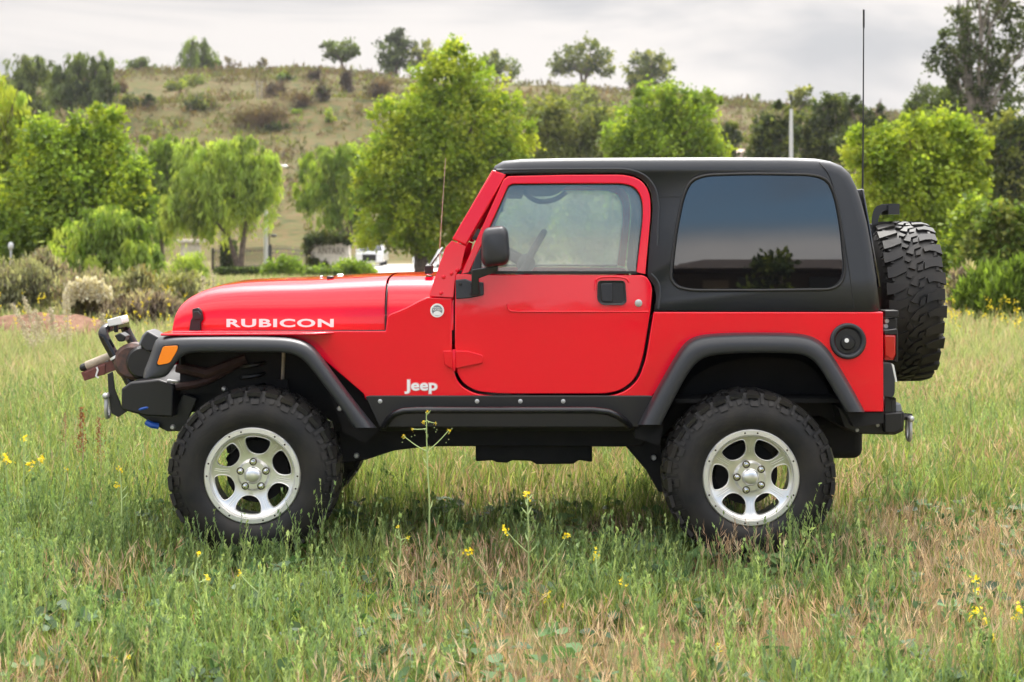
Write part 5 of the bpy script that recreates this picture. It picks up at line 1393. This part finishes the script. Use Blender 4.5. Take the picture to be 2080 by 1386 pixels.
# house and palm behind the viewer: seen only as the reflection in the quarter window
yh = -42.0; r = empty('house', (8, yh, gz1(8, yh))); tag(r, 'tan house with low brown roof mirrored in the dark quarter window', 'house')
m = MB(); m.box((4.75, yh - 9, -.2), (22, yh, 5.25)); m.build('wall', STUCCO, r)
m = MB(); m.add([(4.4, yh + .9, 5.3), (23, yh + .9, 5.3), (23, yh - 10, 5.3), (4.4, yh - 10, 5.3), (6.5, yh - 4.5, 6.1), (19, yh - 4.5, 6.1)], [(0, 1, 5, 4), (1, 2, 5), (2, 3, 4, 5), (3, 0, 4), (3, 2, 1, 0)]); m.build('roof', ROOFM, r)
m = MB(); m.box((5.9, yh + .003, 2), (6.7, yh + .06, 5.0)); m.build('wall_panel', mat('tan_stucco', (.22, .17, .13), .9), r)
for x0, x1 in ((7, 8.2), (9.2, 10.6)):
    m = MB(); m.box((x0, yh + .002, 2.8), (x1, yh + .05, 5.1)); m.build('window', CARGLASS, r)
pr_ = empty('palm_tree', (7.2, -36, gz1(7.2, -36))); tag(pr_, 'palm tree mirrored in the dark quarter window in front of the house', 'tree')
m = MB(); m.tube([(7.2, -36, -.1), (7.3, -36, 3.0), (7.2, -36, 4.9)], [.22, .17, .15], n=8); m.build('trunk', BARK, pr_)
v, f, c = leaf_cloud([(7.2, -36, 4.95), (7.1, -36, 4.3), (6.6, -36, 3.7), (7.9, -36, 3.6)], [(.5, .5, .25), (.25, .3, .6), (.5, .5, .6), (.55, .5, .5)], 2200, .18, G_DARK + G_OLIVE[:1], 'broad', 30, .2, seed=77, sig=.3)
np_mesh('crown', v, f, LEAF, c, pr_)

# air between the viewer and the hill
HZ = bpy.data.materials.new('pale_air'); HZ.use_nodes = True
t_ = HZ.node_tree; t_.nodes.clear()
o_ = t_.nodes.new('ShaderNodeOutputMaterial'); p_ = t_.nodes.new('ShaderNodeVolumePrincipled')
p_.inputs['Color'].default_value = (.93, .93, .95, 1); p_.inputs['Density'].default_value = .00014; p_.inputs['Anisotropy'].default_value = .3
t_.links.new(p_.outputs[0], o_.inputs['Volume'])
m = MB(); m.box((-426, -136, -5), (426, 726, 52)); tag(m.build('haze', HZ, smooth=0), kind='stuff')
# ================================================================== grass and field plants
def in_tyre(x, y):
    bad = np.zeros(len(x), bool)
    for cx in (XF, XR):
        for y0 in (0, 2 * YC - 2 * WHW):
            bad |= (np.abs(x - cx) < .17) & (y > y0 - .005) & (y < y0 + 2 * WHW + .005)
    return bad | (((x - mx_) / 1.3) ** 2 + ((y - my_) / 1.0) ** 2 < 1)
def shade_h(x, y, h):
    """grass under the car stays short"""
    u = (x > -1.9) & (x < 1.8) & (y > .05) & (y < 1.8)
    return np.where(u, np.minimum(h, .16 + .1 * RNG.random(len(x))), h)
def scatter(n, y0, y1, mar=1.0, p=1.0):
    y = y0 + (y1 - y0) * RNG.random(n)
    hw = .3155 * (y + D) + mar
    keep = RNG.random(n) < hw / hw.max()
    y, hw = y[keep], hw[keep]; x = (RNG.random(len(y)) * 2 - 1) * hw
    b = in_tyre(x, y); return x[~b], y[~b]
def blades(x, y, h, w, lean, col, curl=.35):
    n = len(x); z = gz(x, y) - .01
    a = RNG.random(n) * 2 * np.pi; t = RNG.random(n) * 2 * np.pi
    sx, sy = np.cos(a) * w / 2, np.sin(a) * w / 2
    lx, ly = np.cos(t) * lean * h, np.sin(t) * lean * h
    P = np.empty((n, 5, 3))
    P[:, 0] = np.stack([x - sx, y - sy, z], 1); P[:, 1] = np.stack([x + sx, y + sy, z], 1)
    mx, my, mz = x + lx * curl, y + ly * curl, z + h * .58
    P[:, 2] = np.stack([mx - sx * .75, my - sy * .75, mz], 1); P[:, 3] = np.stack([mx + sx * .75, my + sy * .75, mz], 1)
    P[:, 4] = np.stack([x + lx, y + ly, z + h * np.sqrt(np.maximum(1 - (lean * .7) ** 2, .1))], 1)
    o = np.arange(n)[:, None] * 5
    Fc = np.concatenate([o + np.array([[0, 1, 3]]), o + np.array([[0, 3, 2]]), o + np.array([[2, 3, 4]])], 0)
    return P.reshape(-1, 3), Fc, np.repeat(col, 5, axis=0)
def joinv(parts):
    V, Fs, Cs, o = [], [], [], 0
    for v, f, c in parts:
        V.append(v); Fs.append(f + o); Cs.append(c); o += len(v)
    return np.concatenate(V), np.concatenate(Fs), np.concatenate(Cs)
def pal_mix(pal, n, jit=.18):
    pal = np.array(pal); return np.clip(pal[RNG.integers(0, len(pal), n)] * (1 + jit * RNG.normal(size=(n, 1))), .004, .9)
GA = [(0.1586, 0.224, 0.0486), (0.1982, 0.2632, 0.0583), (0.1123, 0.168, 0.0409), (0.2379, 0.2912, 0.0729), (0.185, 0.2296, 0.0923), (0.2643, 0.3136, 0.0972)]
GY = [(0.324, 0.363, 0.099), (0.27, 0.33, 0.09), (0.3672, 0.385, 0.126)]
TANG = [(0.49, 0.3492, 0.247), (0.43, 0.2959, 0.1995), (0.56, 0.4268, 0.3135), (0.34, 0.2328, 0.1568), (0.44, 0.2813, 0.1805)]
FAR = [(.36, .38, .17), (.31, .36, .14), (.42, .41, .21), (.27, .33, .13), (.44, .39, .22)]
def dryness(x, y):
    d = fbm(x, y, .75, 31, 3) - .02
    d = d + .10 * np.clip((-1.5 - y) / .5, 0, 1)
    d = d + .12 * np.clip((x - .6) / 2.5, -1, 1) * np.clip((3 - y) / 3, 0, 1) - .10 * np.clip((-x - .8) / 1.5, 0, 1)
    return d
parts = []
for n, y0, y1, hh, ww in ((62000, -2.75, 1.5, .115, .0055), (62000, 1.5, 6, .15, .008), (100000, 6, 14, .20, .010), (130000, 14, 34, .24, .019), (38000, 34, 62, .19, .035)):
    x, y = scatter(n, y0, y1, 1.2 if y0 < 5 else 2.5 if y0 < 10 else 7 if y0 < 20 else 4)
    d = dryness(x, y); kk_ = ~((d > .57) & (y < 3.5) & (RNG.random(len(x)) < .5)); x, y, d = x[kk_], y[kk_], d[kk_]; k = len(x)
    far = np.clip((y - 2) / 8, 0, 1)
    col = pal_mix(GA, k)
    yl = RNG.random(k) < .16 + .10 * (y > .8); col[yl] = pal_mix(GY, yl.sum())
    fr = RNG.random(k) < far * .85; col[fr] = pal_mix(FAR, fr.sum())
    dry = RNG.random(k) < np.clip((d - .47) * 2.6, .06, .5); col[dry] = pal_mix(TANG, dry.sum())
    h = hh * (.45 + .9 * RNG.random(k)) * (.75 + .9 * fbm(x, y, .9, 41)) * np.where(d > .58, .7, 1)
    h = shade_h(x, y, h)
    wf = np.zeros(k, bool)
    for cx in (XF, XR): wf |= (np.abs(x - cx) < .42) & (y > -.75) & (y < .02)
    h = np.where(wf, h * .5, h)
    parts.append(blades(x, y, h, ww * (.6 + .8 * RNG.random(k)), .15 + .55 * RNG.random(k), col))
v, f, c = joinv(parts)
tag(np_mesh('grass', v, f, GRASSM, c), 'green and dry grass covering the field', 'grass', kind='stuff')

# dry brome with drooping seed heads
def brome(n, y0, y1, thr, hh, sc=1.0):
    x, y = scatter(n, y0, y1); d = dryness(x, y) + .12 * (RNG.random(len(x)) - .5)
    k = (d > thr) & ~((x > -1.9) & (x < 1.8) & (y > -.05) & (y < 1.7)); x, y = x[k], y[k]; n = len(x)
    h = hh * (.6 + .7 * RNG.random(n)); col = pal_mix(TANG + [(.56, .42, .30), (.38, .24, .15)], n)
    st = blades(x, y, h, .0030 * sc * np.ones(n), .10 + .35 * RNG.random(n), col, .4)
    tip = st[0].reshape(n, 5, 3)[:, 4]; mid = (st[0].reshape(n, 5, 3)[:, 2])
    dr = tip - mid; dr /= np.linalg.norm(dr, axis=1, keepdims=True)
    heads = [st]
    for q in range(4):
        dd = dr * 1.1 + RNG.normal(size=(n, 3)) * .17 + np.array([0, 0, -.09 * q]); dd /= np.linalg.norm(dd, axis=1, keepdims=True)
        s = np.cross(dd, RNG.normal(size=(n, 3))); s /= np.linalg.norm(s, axis=1, keepdims=True) + 1e-9
        L_ = (.030 + .025 * RNG.random(n))[:, None] * sc; b = tip - dr * (.012 * q)
        P = np.stack([b, b + dd * L_ * .45 + s * .0035 * sc, b + dd * L_], 1)
        heads.append((P.reshape(-1, 3), np.arange(n * 3).reshape(n, 3), np.repeat(col * 1.08, 3, axis=0)))
    return joinv(heads)
v, f, c = joinv([brome(9500, -2.75, 1.0, .525, .165, 1.15), brome(7000, 1.2, 7, .52, .20, 1.5)])
tag(np_mesh('dry_grass', v, f, GRASSM, c), 'tan dry grass heads drooping among the green', 'dry grass', kind='stuff')

# grey-green weed stalks with small narrow leaves
WEED = [(0.271, 0.363, 0.1297), (0.2094, 0.297, 0.1097), (0.345, 0.418, 0.1596), (0.1725, 0.253, 0.1097)]
def stalks(x, y, h, w, nl=14, ll=.035, low=True):
    if low:      # trodden short just in front of the wheels
        for cx in (XF, XR): h = np.where((np.abs(x - cx) < .42) & (y > -.85) & (y < .02), h * .55, h)
    n = len(x); col = pal_mix(WEED, n, .14)
    st = blades(x, y, h, w * np.ones(n), .06 + .24 * RNG.random(n), col, .4)
    Q = st[0].reshape(n, 5, 3); base = Q[:, :2].mean(1); mid = Q[:, 2:4].mean(1); tip = Q[:, 4]
    out = [st]
    for q in range(nl):
        t = (.12 + .86 * (q + RNG.random(n)) / nl)[:, None]
        b = np.where(t < .58, base + (mid - base) * t / .58, mid + (tip - mid) * (t - .58) / .42)
        a = RNG.random(n) * 2 * np.pi; up = 1.3 + 1.4 * RNG.random(n)
        dd = np.stack([np.cos(a), np.sin(a), up], 1); dd /= np.linalg.norm(dd, axis=1, keepdims=True)
        s = np.stack([-np.sin(a), np.cos(a), 0 * a], 1)
        L_ = (ll * (1.35 - .8 * t[:, 0]) * (.6 + .8 * RNG.random(n)))[:, None]
        P = np.stack([b - s * w * .6, b + s * w * .6, b + dd * L_ * .6 + s * L_ * .07, b + dd * L_ + np.array([0, 0, -.12]) * L_], 1)
        fc = (np.arange(n)[:, None, None] * 4 + np.array([[0, 1, 2], [0, 2, 3]])[None]).reshape(-1, 3)
        out.append((P.reshape(-1, 3), fc, np.repeat(col * (1 + .1 * RNG.normal(size=(n, 1))), 4, axis=0)))
    # bud at the tip
    for q in range(3):
        dd = np.array([0, 0, 1.0]) + RNG.normal(size=(n, 3)) * .5; s = np.cross(dd, RNG.normal(size=(n, 3))); s /= np.linalg.norm(s, axis=1, keepdims=True)
        L_ = .014 * (w / .0045)
        P = np.stack([tip - dd * L_ * .5, tip + s * L_ * .33, tip + dd * L_ * .6, tip - s * L_ * .33], 1)
        fc = (np.arange(n)[:, None, None] * 4 + np.array([[0, 1, 2], [0, 2, 3]])[None]).reshape(-1, 3)
        out.append((P.reshape(-1, 3), fc, np.repeat(col * 1.15, 4, axis=0)))
    return joinv(out)
sp = []
x, y = scatter(4200, -2.75, 1.2); d = dryness(x, y); k = (RNG.random(len(x)) < np.clip(1.25 - (d - .36) * 4.2, .08, 1)); x, y = x[k], y[k]
h = shade_h(x, y, (.09 + .17 * RNG.random(len(x)) ** 1.6)); h = np.where(x < -1.9, h * 1.25, h); sp.append(stalks(x, y, h, .0050, 15, .044))
def clusters(n, y0, y1, m0, m1, hh):
    cx, cy = scatter(n, y0, y1); dd = dryness(cx, cy); k = RNG.random(len(cx)) < np.clip(1.3 - (dd - .36) * 4, .1, 1); cx, cy = cx[k], cy[k]
    m_ = RNG.integers(m0, m1, len(cx)); i = np.repeat(np.arange(len(cx)), m_); s = (.025 + .04 * RNG.random(len(cx)))[i]
    x = cx[i] + s * RNG.normal(size=len(i)); y = cy[i] + s * RNG.normal(size=len(i)); hc = (hh * (.55 + .8 * RNG.random(len(cx))))[i]
    b = in_tyre(x, y) | ((x > -1.9) & (x < 1.8) & (y > -.08) & (y < 1.8)); x, y, hc = x[~b], y[~b], hc[~b]
    return x, y, hc * (.6 + .5 * RNG.random(len(x)))
x, y = scatter(420, -2.5, -.1); k = ~((np.abs(x - XF) < .5) & (y > -1.0)) & (dryness(x, y) < .6); x, y = x[k], y[k]
sp.append(stalks(x, y, .20 + .18 * RNG.random(len(x)), .0062, 20, .040))
x, y, h = clusters(420, -2.75, 1.6, 7, 15, .24); sp.append(stalks(x, y, h, .0062, 17, .05))
x, y = scatter(3600, 1.2, 7); d = dryness(x, y); k = d < .56; x, y = x[k], y[k]
sp.append(stalks(x, y, shade_h(x, y, .16 + .2 * RNG.random(len(x))), .006, 9, .05))
# taller stands in front of the two near wheels
def stand(cx, cy, sx, sy, n, h0, h1):
    x = cx + sx * RNG.normal(size=n); y = cy + sy * RNG.normal(size=n); y = np.minimum(y, -.03)
    sp.append(stalks(x, y, h0 + (h1 - h0) * RNG.random(n) ** 1.8, .0048, 18, .036, False))
stand(-1.20, -.16, .30, .10, 60, .08, .30); stand(-.88, -.13, .08, .06, 10, .28, .44); stand(-1.50, -.2, .14, .10, 24, .10, .28)
stand(1.36, -.15, .10, .07, 40, .22, .44); stand(1.10, -.17, .22, .08, 36, .07, .2); stand(1.56, -.12, .12, .08, 26, .18, .36)
stand(.78, -.2, .10, .08, 16, .14, .32); stand(-1.9, .2, .25, .3, 70, .2, .36); stand(-.2, .0, .6, .2, 60, .14, .3)
v, f, c = joinv(sp)
tag(np_mesh('weed_stalks', v, f, GRASSM, c), 'grey-green weed stalks standing among the grass', 'weeds', kind='stuff')

# low round-leaved ground plants
def leafrosettes(n, y0, y1, sz):
    x, y = scatter(n, y0, y1); n = len(x); out = []
    z = gz(x, y); base = np.stack([x, y, z], 1); col = pal_mix([(.08, .16, .05), (.10, .19, .07), (.07, .13, .06), (.14, .22, .08), (.12, .18, .10)], n)
    for q in range(6):
        a = q * 1.05 + RNG.random(n) * .8; r = sz * (.4 + .7 * RNG.random(n)); hgt = .03 + .07 * RNG.random(n)
        c0 = base + np.stack([np.cos(a) * r, np.sin(a) * r, hgt], 1)
        nrm = np.array([0, 0, 1.0]) + RNG.normal(size=(n, 3)) * .45; nrm /= np.linalg.norm(nrm, axis=1, keepdims=True)
        u = np.cross(nrm, RNG.normal(size=(n, 3))); u /= np.linalg.norm(u, axis=1, keepdims=True); w = np.cross(nrm, u)
        rr = (sz * (.35 + .35 * RNG.random(n)))[:, None]
        ring = [c0 + (u * math.cos(t) + w * math.sin(t)) * rr * (1 + .12 * math.cos(5 * t)) + nrm * rr * .12 * math.cos(2 * t) for t in [2 * math.pi * i / 7 for i in range(7)]]
        P = np.stack([c0 - nrm * rr * .15] + ring, 1)
        fc = (np.arange(n)[:, None, None] * 8 + np.array([[0, 1 + i, 1 + (i + 1) % 7] for i in range(7)])[None]).reshape(-1, 3)
        out.append((P.reshape(-1, 3), fc, np.repeat(col * (1 + .1 * RNG.normal(size=(n, 1))), 8, axis=0)))
    return joinv(out)
v, f, c = leafrosettes(900, -2.75, 1.4, .046)
tag(np_mesh('ground_leaves', v, f, GRASSM, c), 'low broad-leaved plants between the grass', 'ground cover', kind='stuff')

# small yellow flowers of the far field edge
n = 3600
x = np.concatenate([RNG.uniform(-16, 16, n)]); y = 6 + 20 * RNG.random(n) ** .7
k = (fbm(x, y, 4, 55) + .12 * (y > 13) + .22 * np.exp(-((y - 17.5) / 2) ** 2) > .66) & (((x - mx_) / 1.4) ** 2 + ((y - my_) / 1.1) ** 2 > 1) & (np.abs(x) < .3155 * (y + D) + 1); x, y = x[k], y[k]; n = len(x)
h = .30 + .25 * RNG.random(n); st = blades(x, y, h, .006 * np.ones(n), .1 + .2 * RNG.random(n), pal_mix(GY, n), .4)
tip = st[0].reshape(n, 5, 3)[:, 4]; out = [st]
for q in range(5):
    d_ = RNG.normal(size=(n, 3)); d_ /= np.linalg.norm(d_, axis=1, keepdims=True); s_ = np.cross(d_, RNG.normal(size=(n, 3))); s_ /= np.linalg.norm(s_, axis=1, keepdims=True)
    b = tip + RNG.normal(size=(n, 3)) * np.array([.014, .014, .03]) - np.array([0, 0, .02]); L_ = .017
    P = np.stack([b - d_ * L_, b + s_ * L_ * .7, b + d_ * L_, b - s_ * L_ * .7], 1)
    fc = (np.arange(n)[:, None, None] * 4 + np.array([[0, 1, 2], [0, 2, 3]])[None]).reshape(-1, 3)
    out.append((P.reshape(-1, 3), fc, np.repeat(pal_mix([(.72, .58, .03), (.60, .50, .05)], n, .1), 4, axis=0)))
v, f, c = joinv(out)
tag(np_mesh('distant_flowers', v, f, PETAL, c), 'scattered yellow flowers at the far edge of the field', 'flowers', kind='stuff')

# wild mustard plants one can tell apart
STEM = mat('mustard_stem', (.34, .44, .17), .6); YEL = [(.85, .66, .01), (.80, .58, .01), (.90, .74, .04)]
def flower_head(root, p, s, rng):
    n = 16; c = np.array(p)
    V, Fs, Cs = [], [], []
    for i in range(n):
        ctr = c + rng.normal(size=3) * np.array([.42, .42, .5]) * s
        nrm = rng.normal(size=3) * .6 + np.array([0, -.3, .8]); nrm /= np.linalg.norm(nrm)
        u = np.cross(nrm, rng.normal(size=3)); u /= np.linalg.norm(u); w = np.cross(nrm, u)
        col = YEL[rng.integers(0, 3)]
        for q in range(4):
            t = q * math.pi / 2; d = u * math.cos(t) + w * math.sin(t); e = np.cross(nrm, d); r = s * .38
            o = len(V); V += [ctr, ctr + d * r * .6 + e * r * .35, ctr + d * r + nrm * r * .15, ctr + d * r * .6 - e * r * .35]; Fs.append((o, o + 1, o + 2, o + 3)); Cs += [col] * 4
    np_mesh('flower_head', np.array(V), np.array(Fs), PETAL, np.array(Cs), root)
def mustard(label, y, bx, stem_top, flowers, seed, buds=0, fs=.018, base_py=None):
    """stem_top and flowers in photo pixels at depth y; the foot is on the ground"""
    rng = np.random.default_rng(seed)
    X = wx(bx, y); Z = gz1(X, y); foot = Vector((X, y, Z - .02)); topp = W(*stem_top, y)
    r = empty('mustard_plant', (X, y, Z)); tag(r, label, 'wildflower', 'yellow wild mustard plants in the grass')
    m = MB()
    b1 = foot.lerp(topp, .4) + Vector((rng.normal() * .012, rng.normal() * .02, 0)); b2 = foot.lerp(topp, .75) + Vector((rng.normal() * .010, rng.normal() * .02, 0))
    main = smoothline([foot, b1, b2, topp], 2)
    m.tube(main, [.0050 - .0028 * i / len(main) for i in range(len(main))], n=6)
    for i, (fx, fy) in enumerate(flowers):
        yy = y + rng.normal() * .03; p = W(fx, fy, yy)
        if (p - topp).length > .03:
            hh_ = (p.z - foot.z) - abs(p.x - (foot.x + (topp.x - foot.x) * .6)) * 1.25
            t = min(max(hh_ / max((topp - foot).z, .05), .08), .9); q = main[int(t * (len(main) - 1))]
            md = q.lerp(p, .5) + Vector((0, 0, -.05 * (p - q).length))
            br = smoothline([q, md, p], 2); m.tube(br, [.0026 - .0010 * k / len(br) for k in range(len(br))], n=5)
        flower_head(r, p, fs * (.8 + .5 * rng.random()), rng)
        for k in range(4):
            q = p + Vector(tuple(rng.normal(size=3) * .008)) - Vector((0, 0, .012 + .012 * k)); m.ball(q, .0028, 3)
    for k in range(10):      # small leaves and pods
        t = rng.random(); q = main[int(t * (len(main) - 1))]; a = rng.random() * 6.28; L_ = .02 + .03 * (1 - t)
        m.tube([q, q + Vector((math.cos(a), math.sin(a), .9)) * L_ * .6, q + Vector((math.cos(a), math.sin(a), 1.1)) * L_], [.0015, .0035, .0006], n=4)
    m.build('stem', STEM, r, smooth=60)
mustard('tall mustard in the middle foreground with a flower level with the hubs', -1.0, 1073, (1071, 1005), [(1071, 1005), (1026, 1076), (1152, 1088), (952, 1122), (1113, 1212), (1072, 1282)], 1)
mustard('mustard right of the tallest foreground one with a cluster of low flowers', -1.1, 1222, (1210, 1127), [(1210, 1127), (1268, 1184), (1225, 1224), (1147, 1232), (1250, 1277), (1283, 1268), (1200, 1268), (1228, 1242)], 2)
mustard('thin mustard standing against the black step tube', -.35, 864, (866, 838), [(868, 836), (884, 860), (860, 858), (838, 872), (912, 874), (820, 886)], 3, fs=.008)
mustard('faint mustard bud stalk left of the tall middle one', -.9, 808, (808, 1070), [(808, 1070), (828, 1092)], 4, fs=.008)
mustard('small mustard at the lower right with a single flower', -1.9, 1458, (1460, 1314), [(1460, 1314)], 5)
mustard('mustard with stacked flowers near the right edge of the foreground', -1.7, 2035, (1981, 1180), [(1981, 1178), (1984, 1200), (1985, 1240), (1969, 1256), (2002, 1264), (2019, 1298)], 6)
mustard('mustard cut by the right edge of the foreground', -1.6, 2078, (2072, 1240), [(2072, 1238), (2064, 1256)], 7)
mustard('two tiny mustard flowers at the bottom left', -2.0, 248, (260, 1336), [(260, 1336), (235, 1341)], 8, fs=.010)
mustard('single mustard flower at the bottom right of the middle', -2.1, 1352, (1356, 1376), [(1356, 1376)], 9)
mustard('mustard with three heads at the left edge of the field beside the front tyre', .6, 60, (48, 888), [(48, 888), (62, 940), (85, 932)], 10, fs=.02)
mustard('mustard at the very left edge below the three-headed one', .5, 14, (10, 932), [(10, 930), (18, 940)], 11, fs=.018)
mustard('small leaning mustard between the left edge and the front tyre', .3, 100, (135, 955), [(135, 955)], 12, fs=.014)
mustard('slender mustard just left of the front tyre', .0, 244, (243, 955), [(243, 955), (238, 985)], 13, fs=.012)
mustard('short mustard low in front of the front tyre', -1.4, 415, (404, 1125), [(404, 1125), (420, 1175)], 14, fs=.012)
mustard('mustard pair right of the short one below the front tyre', -1.5, 525, (528, 1152), [(528, 1152), (486, 1165)], 15, fs=.010)

# reddish dock and pale dry stalks
GDk = 'reddish dock stalks left of the bumper'
DOCK = [(.26, .10, .05), (.32, .13, .06), (.20, .08, .045)]
def spike(name, label, cat, grp, y, bx, top, cols, r, n, seed, mtl, start=.45):
    rng = np.random.default_rng(seed); X = wx(bx, y); Z = gz1(X, y); foot = Vector((X, y, Z)); tp = W(*top, y)
    o = empty(name, (X, y, Z)); tag(o, label, cat, grp)
    m = MB(); m.tube([foot, foot.lerp(tp, .5) + Vector((.01, 0, 0)), tp], [.005, .004, .002], n=5); m.build('stem', mtl, o)
    t = start + (1 - start) * rng.random(n); c = np.array(foot)[None] + (np.array(tp) - np.array(foot))[None] * t[:, None] + rng.normal(size=(n, 3)) * (r * (1.15 - .7 * (t - start) / (1 - start)))[:, None] * np.array([1, 1, .6])
    d = rng.normal(size=(n, 3)) + np.array([0, 0, 1.2]); d /= np.linalg.norm(d, axis=1, keepdims=True); s = np.cross(d, rng.normal(size=(n, 3))); s /= np.linalg.norm(s, axis=1, keepdims=True); L_ = r * .9
    v = np.stack([c, c + d * L_ * .5 + s * L_ * .35, c + d * L_, c + d * L_ * .5 - s * L_ * .35], 1).reshape(-1, 3)
    np_mesh('seed_sprays', v, np.arange(n * 4).reshape(n, 4), GRASSM, np.repeat(np.array(cols)[rng.integers(0, len(cols), n)], 4, axis=0), o)
DST = mat('dry_stem', (.36, .27, .18), .8)
spike('dock_plant', 'taller reddish-brown dock stalk left of the front bumper', 'plant', GDk, 2.2, 166, (165, 828), DOCK, .016, 220, 1, DST)
spike('dock_plant', 'shorter reddish-brown dock stalk nearer the front bumper', 'plant', GDk, 2.1, 202, (201, 848), DOCK, .014, 160, 2, DST)
spike('dock_plant', 'faint reddish dock stalk left of the taller one', 'plant', GDk, 3.0, 130, (131, 838), DOCK, .011, 100, 3, DST)
GP = 'pale dry stalks left of the bull bar'
PALE = [(.48, .42, .34), (.40, .35, .28), (.55, .48, .40)]
for i, (lab, bx, tp) in enumerate([
        ('pale dry stalk leaning left in front of the red mound, the leftmost', 80, (25, 618)), ('pale dry stalk leaning left beside the leftmost one', 88, (48, 606)),
        ('upright pale dry stalk in front of the right end of the red mound', 137, (135, 578)), ('short pale dry stalk between the leaning ones and the upright one', 92, (72, 632)),
        ('short pale dry stalk just right of the leaning pair', 115, (102, 626)), ('pale dry stalk in front of the bull bar top', 212, (208, 640))]):
    spike('dry_stalk', lab, 'plant', GP, 11.5 + .3 * i, bx, tp, PALE, .030, 340, 20 + i, DST, .25)
for i, (lab, bx, tp) in enumerate([('pale dry stalk rising behind the front of the hood, left of a pair', 410, (413, 563)), ('pale dry stalk rising behind the front of the hood, right of a pair', 436, (433, 558))]):
    spike('dry_stalk', lab, 'plant', 'pale dry stalks behind the hood', 15 + .4 * i, bx, tp, PALE, .030, 340, 40 + i, DST, .25)
